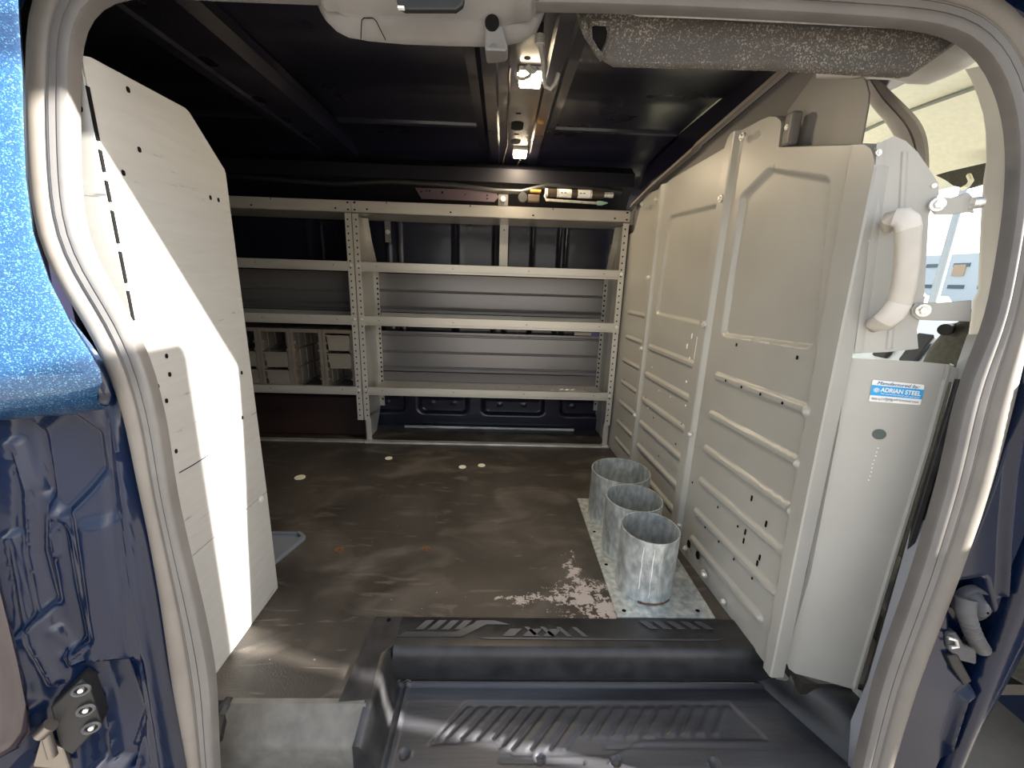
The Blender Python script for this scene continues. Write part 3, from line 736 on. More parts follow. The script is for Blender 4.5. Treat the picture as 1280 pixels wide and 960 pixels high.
mb.slot(E3(1168, 232, .001), -eN, ax, .008, .008, 1, 10)
put(mb, 'steel_sheet', [STEEL, WHITE], t_up, smooth=30)
for (pts, bp) in ((((1163, 252), (1168, 246), (1190, 247), (1211, 240), (1216, 246), (1218, 267), (1212, 265), (1190, 268), (1168, 268), (1163, 262)), (1171, 256)),
                  (((1139, 386), (1144, 379), (1180, 378), (1215, 375), (1214, 402), (1180, 401), (1148, 400), (1140, 394)), (1153, 388))):
    b = put(MB().prism([E3(*p, 0.004) for p in pts], eN*0.003), 'mounting_bracket', STEEL, t_up, bevel=0.0015)
    put(MB().bolt(E3(*bp, 0.005), -eN, 0.0075, 0.008), 'bolt', ZINC, b, smooth=40)
put(MB().tube([E3(1214, 254, .008), E3(1227, 253, .006)], 0.009, 16), 'hinge_pin', ZINC, t_up, smooth=40)
t_h = thing('grab_handle', 'ivory curved grab handle screwed to the upper closing panel', 'handle', (0.68, 0.70, 0.88))
def hsec(path, name, mtl, parent):
    rows = []
    P = [E3(x, y, o_) for (x, y, o_, a, b_) in path]
    for i, (x, y, o_, a, b_) in enumerate(path):
        t = P[min(i+1, len(P)-1)]-P[max(i-1, 0)]; t /= np.linalg.norm(t)
        n1 = np.cross(t, eN); n1 /= np.linalg.norm(n1); n2 = np.cross(t, n1)
        rows.append([P[i]+n1*a*np.sign(math.cos(q))*abs(math.cos(q))**0.75+n2*b_*np.sign(math.sin(q))*abs(math.sin(q))**0.75 for q in np.linspace(0, 2*math.pi, 21)[:-1]])
    mb = MB().grid(rows, closed_v=True); mb.add(rows[0], [tuple(range(20))]); mb.add(rows[-1], [tuple(range(20))[::-1]])
    return put(mb, name, mtl, parent, smooth=50)
hsec([(1112, 283, 0.002, .011, .009), (1112, 280, 0.015, .013, .011), (1115, 274, 0.028, .014, .012), (1123, 271, 0.036, .015, .012), (1132, 275, 0.042, .0165, .013), (1135.5, 286, 0.044, .017, .012), (1135, 300, 0.044, .0165, .012), (1133.5, 330, .044, .0165, .012), (1130, 355, .043, .0165, .012),
      (1124, 378, .040, .017, .012), (1115, 393, .034, .018, .012), (1103, 403, .024, .018, .011), (1095, 406, 0.012, .015, .010), (1094, 406, 0.0, .014, .009)], 'grip', HANDLE, t_h)
hsec([(1119, 272, 0.040, .0140, .010), (1128, 272, 0.045, .0160, .011), (1134, 277, 0.047, .0165, .011), (1136, 286, 0.047, .0165, .010)], 'end_cap', BEIGE, t_h)
hsec([(1125, 378, .043, .0165, .010), (1116, 392, .038, .0175, .011), (1105, 401, .029, .0165, .010)], 'end_cap', BEIGE, t_h)

# ---- pillar trims
TN = (0, 1, -.12)
def T3(x, y, d=0.60): return atp(x, y, (0, d, 0), TN)
mb = MB()
inner = [(1206, 86), (1213, 98), (1222, 120), (1229, 143), (1232, 165), (1233, 200), (1229, 226), (1226, 272), (1222, 365), (1216, 375), (1212, 408), (1210, 420)]
rows = []
for x, y in inner:
    rows.append([T3(x+12, y, .74), T3(x+1, y, .67), T3(x, y, .655), T3(x+4, y, .645), T3(x+12, y-2, .635), T3(x+22, y-4, .61), T3(x+32, y-5, .60), T3(x+40, y-6, .60)])
o = struct(MB().grid(rows), 'trim_13', BEIGE, smooth=60)
mb = MB()
ar = [(1020, 98), (1060, 99), (1090, 99), (1110, 100), (1135, 105), (1160, 106), (1185, 96), (1206, 86), (1222, 76), (1250, 66)]
rows = []
for x, y in ar:
    rows.append([T3(x, y-8, .80), T3(x, y+0, .745), T3(x, y-3, .72), T3(x, y-16, .70), T3(x-2, y-34, .69), T3(x, y-60, .69)])
struct(MB().grid(rows), 'trim_14', BEIGE, smooth=60)
mb = MB()
lo = [((1197, 455), (1260, 420)), ((1190, 480), (1240, 480)), ((1175, 540), (1225, 540)), ((1150, 620), (1205, 600)), ((1125, 710), (1180, 700)), ((1085, 850), (1130, 850)), ((1064, 900), (1110, 930)), ((1058, 990), (1100, 990))]
mb.grid([[T3(1210, 419, .64), T3(1280, 418, .58)]]+[[T3(*a, .62), T3(*b, .575)] for a, b in lo])
struct(mb, 'trim_15', LBLUE, smooth=60, solid=0.004)
# curved duct behind the partition
mb = MB()
le = [(1060, 66), (1073, 92), (1086, 131), (1104, 149), (1117, 169), (1127, 188), (1131, 215), (1128, 250)]
re = [(1074, 66), (1091, 91), (1117, 117), (1143, 142), (1155, 157), (1161, 180), (1162, 209), (1158, 250)]
def dense(P, n=28):
    P = np.array(P, float); d = np.r_[0, np.cumsum(np.hypot(*np.diff(P, axis=0).T))]; t = np.linspace(0, d[-1], n)
    A = np.stack([np.interp(t, d, P[:, 0]), np.interp(t, d, P[:, 1])], 1)
    for _ in range(3): A[1:-1] = .25*A[:-2]+.5*A[1:-1]+.25*A[2:]
    return A
rows = []
for a, b_ in zip(dense(le), dense(re)):
    r = []
    for f_, dx in ((0.0, .05), (0.0, .004), (.06, -.004), (.3, -.010), (.5, -.011), (.54, -.006), (.6, -.011), (.85, -.008), (1.0, .002)):
        r.append(at(*(a+(b_-a)*f_), X=.86+dx))
    r.append(at(*(b_-(b_-a)*.15), X=.92)); rows.append(r)
mb.grid(rows)
struct(mb, 'trim_16', mat('worn_grey_duct', (0.55, 0.50, 0.46), 0.5, var=.12, vscale=8), smooth=50)

# ---- cab fittings
t = thing('passenger_seat', 'dark olive cloth cab seat seen edge-on behind the right pillar trim', 'seat', (1.15, 1.0, -0.1))
def ell(c, r, n=20, m_=12, pw=1.0):
    rows = []
    for i in range(m_+1):
        a = -math.pi/2+math.pi*i/m_
        rows.append([(c[0]+r[0]*math.copysign(abs(math.cos(a))**pw, 1)*math.copysign(abs(math.cos(q))**pw, math.cos(q)), c[1]+r[1]*abs(math.cos(a))**pw*math.copysign(abs(math.sin(q))**pw, math.sin(q)), c[2]+r[2]*math.copysign(abs(math.sin(a))**pw, math.sin(a))) for q in np.linspace(0, 2*math.pi, n+1)[:-1]])
    return rows
put(MB().grid(ell((1.02, .74, .52), (.09, .17, .30), pw=.5), closed_v=True), 'backrest', DARKT, t, smooth=60)
put(MB().grid(ell((1.28, .75, .17), (.27, .20, .09), pw=.5), closed_v=True), 'seat_cushion', DARKT, t, smooth=60)
put(MB().grid(ell((1.00, .745, .97), (.05, .105, .145), pw=.6), closed_v=True), 'headrest', DARKT, t, smooth=60)
[put(MB().cyl((1.0, yy_, .8), (0, 0, 1), .007, .12), 'headrest_post', ZINC, t, smooth=40) for yy_ in (.70, .79)]
put(MB().box(.95, 1.4, .72, .98, .0, .10), 'seat_base', BLACK, t, bevel=.02)
t = thing('dashboard', 'pale blue-grey dashboard end with dark vents beyond the lower bracket', 'dashboard', (1.95, 1.6, -0.03))
put(MB().prism([(1.75, .72, .30), (1.70, .72, .52), (1.78, .72, .66), (2.05, .72, .745), (2.45, .72, .74), (2.45, .72, -.02), (1.95, .72, -.02)], (0, 1.58, 0)), 'fascia', DASH, t, bevel=.03, seg=3)
for y in (1.62, 1.75, 2.0): put(MB().prism([(1.722, y, .56), (1.775, y, .675), (1.762, y, .69), (1.705, y, .57)], (0, .07, 0)), 'air_vent', BLACK, t, bevel=.006)
put(MB().prism([(1.70, 1.2, .42), (1.69, 1.2, .50), (1.70, 1.2, .515), (1.72, 1.2, .42)], (0, 1.05, 0)), 'lower_band', BLACK, t, bevel=.008)
t = tag(put(MB().prism([at(x, y, X=1.45) for x, y in ((1168, 219), (1185, 214), (1233, 203), (1233, 228), (1205, 236), (1190, 232), (1180, 225))], (0.02, 0, 0)), 'sun_visor', DARKT, None, bevel=.004), 'dark folded sun visor under the cream headliner at far right', 'sun visor')
t = tag(put(MB().tube([at(1203, 236, X=1.40), at(1210, 232, X=1.38), at(1214, 226, X=1.38), at(1211, 219, X=1.40)], .006, 8), 'visor_hook', LINER, None, smooth=40), 'small pale hook hanging in front of the dark sun visor', 'hook')
t = thing('belt_reel', 'dark round seat belt reel with pale bars under the lower bracket', 'seat belt', tuple(at(1190, 412, X=.95)))
put(MB().tube([at(1181, 412, X=.93), at(1190, 411, X=.98)], .012, 16), 'reel', BLACK, t, bevel=.003)
put(MB().prism([at(x, y, X=.97) for x, y in ((1190, 404), (1212, 401), (1212, 409), (1190, 412))], (.01, 0, 0)), 'webbing', mat('pale_green_plastic', (.55, .58, .47), .5), t)
put(MB().prism([at(x, y, X=.97) for x, y in ((1188, 421), (1212, 413), (1212, 421), (1190, 428))], (.01, 0, 0)), 'webbing', mat('pale_green_plastic', (.55, .58, .47), .5), t)

# ---- outside through the windscreen
t = thing('office_building', 'pale glass-panelled office block far away through the cab windscreen', 'building', (46, 42, -0.70))
bt = at(1190, 318, X=50)[2]
yy0, yy1 = at(1240, 330, X=50)[1]-14, at(1100, 330, X=50)[1]+10
mbw = MB().box(50, 62, yy0, yy1, -0.70, bt)
put(mbw, 'facade', BWALL, t)
rs = np.linspace(yy0+1, yy1-3, 12)
for k, y in enumerate(rs):
    for zf in (0.35, 0.80):
        put(MB().box(49.9, 50.02, y, y+(rs[1]-rs[0])*.55, bt*zf-.35, bt*zf+.05), 'window', BWIN, t)
tz = at(1195, 325, X=50)
put(MB().box(49.85, 50.0, at(1208, 335, X=50)[1], at(1193, 335, X=50)[1], at(1195, 345, X=50)[2], at(1195, 331, X=50)[2]), 'tan_panel', BTAN, t)
t = thing('lamp_post', 'thin grey lamp post standing in front of the far office block', 'lamp post', tuple(at(1168, 371, X=14)[:2])+(-0.70,))
b0 = at(1168, 371, X=14)
put(MB().tube([(b0[0], b0[1], -0.7), (b0[0], b0[1], 9.0)], [0.13, 0.09], 12), 'post', POLE, t, smooth=40)
put(MB().box(b0[0]-.5, b0[0]+.1, b0[1]-.12, b0[1]+.12, 8.95, 9.1), 'lamp_head', POLE, t, bevel=.02)
def car(x, y, paint, label, rz):
    t = thing('parked_car', label, 'car', (x, y, -0.70), 'cars parked outside')
    body = [(-2.1, .35), (-2.15, .75), (-1.95, .95), (-1.2, 1.0), (-.75, 1.42), (.7, 1.45), (1.35, 1.02), (2.0, .88), (2.15, .6), (2.1, .35)]
    mb = MB().prism([(a, -.85, b_) for a, b_ in body], (0, 1.7, 0))
    o = mb.build('body', paint, None, bevel=.06); o.parent = t
    mb = MB().prism([(a, -.87, b_) for a, b_ in ((-1.05, 1.02), (-.68, 1.36), (.6, 1.38), (1.15, 1.03))], (0, 1.74, 0))
    o = mb.build('side_glass', BWIN, None); o.parent = t
    for a in (-1.35, 1.35):
        for b_ in (-.86, .66):
            o = MB().cyl((a, b_, .33), (0, 1, 0), .33, .2, 20).build('wheel', TYRE, None, smooth=40); o.parent = t
    t.rotation_euler[2] = rz
for x, y, c_, l_, rz in ((22.0, 21.6, CARW, 'white parked car left of two in the lot beyond the windscreen', 1.4), (20.8, 15.6, CARD, 'dark parked car right of two in the lot beyond the windscreen', 1.6)):
    car(x, y, c_, l_, rz)

# ================================================================== SHELVING
def shelving(x0, x1, label, lips, feet, backs, tx=None):
    t = thing('steel_shelving_unit', label, 'shelving', ((x0+x1)/2, 2.15, 0.0), 'grey steel shelving units along the far wall')
    yf = 2.016
    def shelf(zt, zb, yb, top=False):
        mb = MB()
        e = 0.002 if top else -0.028
        a, b_ = x0-e, x1+e
        mb.box(a, b_, yf, yf+.0015, zb, zt); mb.box(a, b_, yf, yf+.012, zt-.0015, zt)
        dk = zb+.012 if not top else zb+.004
        mb.box(a, b_, yf, yb, dk-.0015, dk); mb.box(a, b_, yf, yf+.012, zb, zb+.0015)
        mb.box(a, b_, yb-.002, yb, dk, dk+.03)
        xs_ = np.linspace(a+.07, b_-.07, 4)
        for i, x in enumerate(xs_):
            mb.slot((x, yf, zb+(.018 if top else .026)), (0, -1, 0), (1, 0, 0), .010 if top else .005, .007 if top else .005)
            if top: mb.slot((x+.09, yf, zb+.048), (0, -1, 0), (1, 0, 0), .004, .009)
        if top:
            for x in (a+.014, b_-.014):
                for z in (zb+.014, zb+.044): mb.slot((x, yf, z), (0, -1, 0), (1, 0, 0), .011, .007)
        for x in np.linspace(a+.12, b_-.12, 9):
            mb.slot((x, yf+.10, dk+.0005), (0, 0, 1), (1, 0, 0), .006, .006); mb.slot((x+.04, yf+.18, dk+.0005), (0, 0, 1), (1, 0, 0), .006, .006)
        put(mb, 'shelf', [SHELF, HOLE], t)
    for i, (zt, zb) in enumerate(lips): shelf(zt, zb, 2.30 if i else 2.29, i == 0)
    for side, xe in ((-1, x0), (1, x1)):
        s = side; mb = MB(); fz = feet[0 if s < 0 else 1]
        xa, xb = sorted((xe, xe-s*.028))
        zb0 = 0.125
        mb.box(xa, xb, yf-.003, yf-.0015, zb0, 1.122)                 # front face of the post
        xo = xe-s*.001
        # tapered side sheet
        prs = [(yf-.002, zb0), (2.285, .10), (2.285, .88), (2.19, 1.02), (2.15, 1.122), (yf-.002, 1.122)]
        mb.prism([(xo, y, z) for y, z in prs], (s*.0015, 0, 0))
        if fz:
            mb.prism([(xo, y, z) for y, z in ((yf+.012, .14), (yf+.012, 0.0), (2.20, 0.0), (2.285, .10))], (s*.0015, 0, 0))
            mb.box(xa+(0 if s > 0 else .004), xb-(0 if s < 0 else .004), yf+.010, yf+.0125, 0.0, .13)
            mb.box(xa, xb, yf-.01, yf+.03, 0.0, .012)
        # inner back flange, slanted at the top
        q = [(2.15, 1.12), (2.19, 1.02), (2.283, .88), (2.283, .12)]
        mb.grid([[(xe, y, z), (xe-s*.030, y-.002, z)] for y, z in q])
        for k in range(32):
            z = .15+k*.0305
            if z < 1.10: mb.slot((xe-s*.016, yf-.003, z), (0, -1, 0), (1, 0, 0), .0075, .0085)
        for k in range(26):
            z = .16+k*.027
            if z < .86: mb.slot((xe-s*.020, 2.281, z), (0, -1, 0), (1, 0, 0), .009, .012)
        o = put(mb, 'end_panel', [SHELF, HOLE], t)
        for (zt, zb) in lips[1:]:
            put(MB().bolt((xe-s*.014, yf-.003, (zt+zb)/2+.004), (0, -1, 0), .0055, .006), 'bolt', ZINC, o, smooth=40)
    for (z0_, z1_, gs) in backs:
        zz = np.linspace(z0_, z1_, 60)
        y = np.full(60, 2.278)
        for g_ in gs: y += .007*sm(np.abs(zz-g_)-.004, .003)
        mb = MB().grid([[(x0+.03, y[k], zz[k]) for k in range(60)], [(x1-.03, y[k], zz[k]) for k in range(60)]])
        put(mb, 'back_panel', BACKP, t, smooth=25)
    return t
LIPS = [(1.178, 1.124), (.912, .866), (.660, .612), (.302, .258)]
uR = shelving(-.696, .581, 'grey steel shelving unit with four empty shelves at the centre of the far wall', LIPS, (1, 1), [(.66, .864, (.775, .682)), (.33, .556, (.535, .44, .352)), (.272, .325, ())])
mb = MB().box(-.022, .022, 2.262, 2.266, .905, 1.17); mb.slot((0, 2.262, 1.10), (0, -1, 0), (1, 0, 0), .007, .007)
put(mb, 'centre_brace', [SHELF, HOLE], uR)
mb = MB().box(-.03, .015, 2.06, 2.064, 1.178, 1.235); b_ = put(mb, 'roof_bracket', FILLER, uR); put(MB().bolt((-.008, 2.06, 1.215), (0, -1, 0), .008, .008), 'bolt', ZINC, b_, smooth=40)
mb = MB().box(-.615, -.585, 2.25, 2.254, 1.02, 1.16); b_ = put(mb, 'wall_bracket', FILLER, uR); put(MB().bolt((-.600, 2.25, 1.07), (0, -1, 0), .008, .008), 'bolt', ZINC, b_, smooth=40)
uL = shelving(-1.97, -.702, 'grey steel shelving unit holding drawer racks, left part hidden by the pale end panel', LIPS, (0, 0), [(.66, .864, (.765, .70, .675))])
# floor rails
tag(put(MB().box(-.70, .585, 2.000, 2.022, 0, .010).box(-.70, .585, 2.022, 2.05, 0, .004), 'floor_rail', ALU, None, bevel=.002), 'bright aluminium rail on the floor under the empty centre shelving', 'rail', 'floor rails')
tag(put(MB().box(-1.97, -.705, 2.005, 2.022, 0, .010).box(-1.97, -.705, 2.022, 2.05, 0, .004), 'floor_rail', ALU, None, bevel=.002), 'dull aluminium rail on the floor under the drawer rack shelving', 'rail', 'floor rails')
tag(put(MB().box(-.55, .44, 2.245, 2.262, 0, .012), 'floor_rail', ALU, None, bevel=.002), 'thin aluminium rail at the foot of the far wall behind the centre shelving', 'rail', 'floor rails')
tag(put(MB().prism([(-1.95, 2.10, 0), (-1.95, 2.10, .22), (-1.95, 2.27, .245), (-1.95, 2.27, 0)], (1.235, 0, 0)), 'wheel_arch_cover', MAROON, None, bevel=.012), 'dark maroon wheel arch cover on the floor under the drawer racks', 'cover')

# drawer racks on the lowest left shelf
def rack(xr, drawers, label):
    w_ = .153; x0 = xr-w_; z0, z1 = .271, .585; y0, y1 = 2.032, 2.27
    t = thing('drawer_rack', label, 'drawer rack', ((x0+xr)/2, 2.15, z0), 'drawer racks on the lowest left shelf')
    mb = MB()
    mb.box(x0, x0+.003, y0, y1, z0, z1); mb.box(xr-.003, xr, y0, y1, z0, z1); mb.box(x0, xr, y0, y1, z0, z0+.004); mb.box(x0, xr, y0, y1, z1-.004, z1)
    mb.box(x0, x0+.016, y0-.004, y0, z0, z1); mb.box(xr-.016, xr, y0-.004, y0, z0, z1); mb.box(x0+.016, xr-.016, y0-.004, y0, z0, z0+.022); mb.box(x0+.016, xr-.016, y0-.004, y0, z1-.018, z1)
    for k in range(3):
        zc = z0+.028+k*.091
        for xa, xb in ((x0+.012, x0+.024), (xr-.024, xr-.012)):
            mb.box(xa, xb, y0-.003, y0+.004, zc-.010, zc+.004); mb.box(xa, xb, y0-.003, y0+.004, zc+.030, zc+.042)
            mb.box(xa, xb, y0, y1, zc-.006, zc-.002)
        for yb in (y0+.07, y0+.14, y0+.20):
            mb.box(x0+.003, x0+.008, yb, yb+.03, zc, zc+.08); mb.box(xr-.008, xr-.003, yb, yb+.03, zc, zc+.08)
    mb.box(x0, xr, y1-.003, y1, z0, z1)
    put(mb, 'rack_frame', BIN, t, bevel=.0012, seg=1)
    for k in drawers:
        zc = z0+.026+k*.091
        mb = MB()
        a, b_ = x0+.022, xr-.022
        mb.prism([(a, y0-.008, zc+.078), (b_+.004, y0-.008, zc+.078), (b_+.001, y0+.004, zc+.002), (a+.004, y0+.004, zc+.002)], (0, .004, 0))
        mb.box(a, b_+.004, y0-.016, y0-.006, zc+.074, zc+.080)
        mb.box(a+.004, a+.006, y0, y1-.02, zc+.002, zc+.070); mb.box(b_-.004, b_-.002, y0, y1-.02, zc+.002, zc+.070); mb.box(a+.004, b_-.002, y0, y1-.02, zc+.001, zc+.003)
        put(mb, 'drawer', DRAW, t, bevel=.0015, seg=1)
rack(-.732, (2, 1), 'taupe drawer rack with its two upper drawers in place, nearest the shelf post')
rack(-.888, (), 'taupe drawer rack standing empty, second from the shelf post')
rack(-1.044, (1, 0), 'taupe drawer rack with its two lower drawers in place, third from the post')
rack(-1.200, (1, 0), 'taupe drawer rack cut off by the pale end panel in the foreground')

# bits on and behind the shelves
t = tag(put(MB().box(.405, .50, 2.262, 2.276, .562, .580), 'foam_block', mat('pale_block', (.55, .49, .42), .8), None, bevel=.002), 'short pale strip resting behind the third shelf of centre shelving', 'strip')
t = thing('metal_clip_strip', 'small bright metal clip strip lying on the lowest centre shelf', 'clip strip', (.39, 2.14, .271))
mb = MB().box(.32, .47, 2.135, 2.150, .271, .274)
put(mb, 'strip', ZINC, t, bevel=.001)
for x in (.325, .355, .385): put(MB().tube([(x, 2.14, .277), (x+.02, 2.14, .283), (x+.026, 2.14, .275)], .003, 6), 'clip', ZINC, t)
t = tag(put(MB().box(.272, .284, 2.10, 2.112, .271, .285), 'loose_nut', ZINC, None, bevel=.002), 'tiny loose nut on the lowest centre shelf left of the clip strip', 'nut')

# ================================================================== FOREGROUND END PANEL ON THE LEFT
t = thing('shelf_end_panel', 'tall pale grey steel end panel of a shelving unit, half in sunlight', 'shelf end panel', (-.602, .83, 0.0))
nP = (1, 0, 0)
def slit(mb, px, w_, h): mb.slot(at(*px, X=-.602)+np.array([.0, 0, 0]), nP, (0, 1, 0), w_, h)
mb = MB()
mb.prism([(-.602, y, z) for y, z in ((.686, .3015), (.976, .2955), (.9765, 1.05), (.974, 1.06), (.890, 1.139), (.880, 1.1425), (.700, 1.142), (.686, 1.138))], (-.002, 0, 0))
for p in ((160, 112), (174, 187), (154, 216), (263, 247), (273, 250), (220, 564), (303, 522), (212, 468), (208, 445), (197, 483), (208, 501), (302, 466)): slit(mb, p, .007, .009)
mb.tube([at(x, y, X=-.6018) for x, y in ((224, 591), (240, 582), (262, 568))], .0011, 5, 1)
o1 = put(mb, 'upper_sheet', [PANELS, HOLE], t)
mb = MB(); mb.prism([(-.602, y, z) for y, z in ((.688, .2995), (.976, .2935), (.970, .003), (.690, .0))], (-.002, 0, 0))
o2 = put(mb, 'lower_sheet', [PANELS, HOLE], t)
put(MB().bolt(at(326, 624, X=-.602), nP, .006, .004), 'screw', ZINC, o2, smooth=40)
mb = MB(); mb.box(-.664, -.6035, .683, .685, 0, 1.137)
z = 1.10
k = 0
while z > .66:
    L = (.07, .03, .03)[k] if k < 3 else .048
    mb.box(-.6045, -.6015, .6835, .6885, z-L, z, 1); z -= L+.012; k += 1
p = at(100, 136, Y=.683); mb.slot(p, (0, -1, 0), (1, 0, 0), .009, .010)
mb.box(-.664, -.662, .685, .80, 0, 1.137)
put(mb, 'front_flange', [PANELS, HOLE], t)
mb = MB().box(-.664, -.600, .965, .978, 0.0, .29)
t2 = tag(put(MB().prism([(-.80, 1.205, .0), (-.659, 1.211, .0), (-.629, 1.188, .0), (-.662, 1.065, .0), (-.80, 1.06, 0)], (0, 0, .006)).prism([(-.665, 1.208, .006), (-.655, 1.213, .006), (-.627, 1.190, .006), (-.659, 1.066, .006), (-.668, 1.070, .006), (-.640, 1.188, .006)], (0, 0, .010)).box(-.80, -.66, 1.204, 1.212, .006, .014), 'floor_bracket', mat('blue_grey_bracket', (.16, .18, .21), .5), None), 'flat blue-grey steel foot bracket on the floor behind the pale end panel', 'bracket')

# ================================================================== TUBE HOLDER
t = thing('tube_holder', 'galvanized floor plate with three open steel tubes welded on, beside the partition', 'tube holder', (.44, 1.15, 0.0))
mb = MB().box(.322, .582, .877, 1.475, 0, .005)
for x, y in ((.345, .898), (.545, .900), (.342, 1.25), (.342, 1.08)): mb.slot((x, y, .005), (0, 0, 1), (1, 0, 0), .012, .010)
put(mb, 'base_plate', [GALV, HOLE], t, bevel=.001)
for cx_, cy_, r, h, seam in ((.430, .998, .079, .193, 2.05), (.437, 1.165, .088, .190, 2.0), (.450, 1.362, .105, .188, 2.4)):
    n = 64; rows = []
    for a in np.linspace(0, 2*math.pi, n+1)[:-1]:
        c_, s_ = math.cos(a), math.sin(a); wob = 1+.006*math.sin(3*a+cx_*40)
        rows.append([(cx_+c_*q*wob, cy_+s_*q*wob, z) for q, z in ((r, .005), (r, h*.5), (r, h), (r-.0015, h+.0005), (r-.003, h), (r-.003, h*.5), (r-.003, .006))])
    o = put(MB().grid(rows, closed_u=True), 'tube', GALV, t, smooth=40)
    mb = MB()                                                            # weld bead inside and at the foot
    for sg, rr in ((1, r-.004), (1, r+.0005)):
        pass
    c_, s_ = math.cos(seam), math.sin(seam)
    mb.tube([(cx_+c_*(r-.004), cy_+s_*(r-.004), .01+k*(h-.012)/8) for k in range(9)], [.0022+.0012*(k % 2) for k in range(9)], 6)
    put(mb, 'seam_weld', ALU, o, smooth=40)
    for a in (-1.75, -1.45, -2.1):
        mb = MB(); z0_ = random.uniform(.02, .05); z1_ = h-random.uniform(.0, .03)
        mb.tube([(cx_+math.cos(a+.012*math.sin(k*1.7))*(r+.0002), cy_+math.sin(a)*(r+.0002), z0_+(z1_-z0_)*k/9) for k in range(10)], [.0006+.0007*random.random() for k in range(10)], 6)
        put(mb, 'drip_mark', WHITE if a != -1.45 else ALU, o)
    mb = MB(); aa = np.linspace(4.2, 5.4, 14)
    mb.tube([(cx_+math.cos(a)*(r+.001), cy_+math.sin(a)*(r+.001), .006) for a in aa], [.002+.0022*random.random() for a in aa], 6)
    put(mb, 'rusty_weld', RUST, o, smooth=40)

# ================================================================== STEP LINER
t = thing('step_liner', 'black moulded plastic step liner with raised tread bars in the doorway', 'step liner', (.2, .72, -.1))
xa, xb = -.222, .68
mb = MB()
prf = [(.875, .0005), (.872, .004), (.800, .004), (.792, .0045), (.784, .003), (.777, -.004), (.773, -.015), (.772, -.070), (.775, -.080), (.781, -.084), (.781, -.090)]
xs_ = list(np.linspace(-.236, .69, 40))
mb.grid([[(x, y, z) for y, z in prf] for x in xs_])
put(mb, 'riser', PLAS, t, smooth=50)
mb = MB()
mb.prism([(-.305, .873, .0005), (-.236, .873, .0005), (-.236, .79, .0005), (-.262, .765, .0005), (-.250, .66, .0005), (-.315, .655, .0005), (-.312, .70, .0005)], (0, 0, .0035))
mb.slot((-.268, .862, .0042), (0, 0, 1), (1, 0, 0), .011, .012)
put(mb, 'top_plate', [PLAS, HOLE], t, bevel=.001)
# raised bars on the upper lip
mb = MB()
def bar(x, y, dx, dy, w_, z, h=.0022): mb.prism([(x, y, z), (x+w_, y, z), (x+w_+dx, y+dy, z), (x+dx, y+dy, z)], (0, 0, h))
for k in range(5): bar(-.195+k*.032, .833, .022, .028, .020, .004)
for k in range(5): bar(.395+k*.036, .840, -.022, .024, .020, .004)
mb.prism([(-.235, .812, .004), (-.08, .812, .004), (-.02, .850, .004), (.04, .850, .004), (.0, .862, .004), (-.035, .862, .004), (-.095, .826, .004), (-.215, .826, .004)], (0, 0, .002))
for k in range(4): bar(.10+k*.04, .815, -.025, .028, .012, .004)
for k in range(3): bar(.02+k*.05, .815, .02, .022, .030, .004)
mb.prism([(-.02, .806, .004), (.55, .806, .004), (.57, .811, .004), (-.04, .811, .004)], (0, 0, .002))
put(mb, 'lip_tread', TREAD, t, bevel=.0006, seg=1)
# lower step, pressed surface
xs_ = np.arange(-.225, .80, .004); ys_ = np.arange(.47, .790, .004)
X_, Y_ = np.meshgrid(xs_, ys_, indexing='ij'); Z_ = np.full(X_.shape, -.100)
Z_ += .006*sm(np.abs(Y_-.777)-.004, .003)                         # back rim
Z_ += .006*sm(np.abs(X_+.205-.02*0)-.004, .003)
def field(x0, x1, y0, y1, sl, per, wd, h=.004):
    global Z_
    u = (X_-sl*(Y_-y0)); ph = np.mod(u, per); d = np.abs(ph-per/2)-wd/2
    msk = sm(np.maximum(np.maximum(x0-u, u-x1), np.maximum(y0-Y_, Y_-y1)), .003)
    Z_ += h*sm(d, .003)*msk
Z_ -= .004*sm(sd_poly(X_, Y_, [(-.13, .645), (-.06, .735), (.56, .735), (.60, .655), (.32, .655), (.25, .625), (.05, .625), (.0, .655)]), .003)
field(-.12, .02, .655, .725, 0.9, .034, .022); field(.02, .16, .635, .725, 0.9, .040, .027); field(.19, .36, .66, .725, 0.9, .036, .024); field(.36, .50, .665, .728, 0.9, .034, .020)
Z_ -= .004*sm(sd_poly(X_, Y_, [(.27, .55), (.33, .60), (.60, .60), (.66, .55), (.66, .50), (.27, .50)]), .003)
field(.30, .62, .52, .59, -0.9, .036, .024)
Z_ -= .003*sm(sd_seg(X_, Y_, (.02, .615), (.19, .612))-.003, .003)
Z_ -= .003*sm(sd_seg(X_, Y_, (.24, .642), (.62, .640))-.002, .003)
field(-.18, .2, .50, .575, -0.9, .040, .028)
for (cx_, cy_) in ((-.178, .628), (.10, .62), (.255, .615), (.46, .61)):
    d = np.hypot(X_-cx_, Y_-cy_); Z_ -= .006*sm(d-.010, .002)
    Z_ += .002*sm(np.abs(d-.013)-.001, .002)
mb = MB().grid([[(X_[i, j], Y_[i, j], Z_[i, j]) for j in range(len(ys_))] for i in range(len(xs_))])
put(mb, 'lower_tread', TREAD, t, smooth=60)
# left side wall of the well
mb = MB(); rows = []
for y in np.linspace(.795, .600, 22):
    k = min(1, max(0, (.655-y)/.049)); zt = .0035-.042*k; xo_ = -.008*k
    rows.append([(-.262+xo_, y, zt+.0002), (-.250+xo_, y, zt-.0005), (-.243+xo_, y, zt-.009), (-.236+xo_*.6, y, zt*.5-.05), (-.226, y, -.096), (-.215, y, -.103)])
last = rows[-1]; rows.append([(p[0], p[1]-.002, p[2]-.12) for p in last])
mb.grid(rows)
put(mb, 'side_wall', PLAS, t, smooth=60)
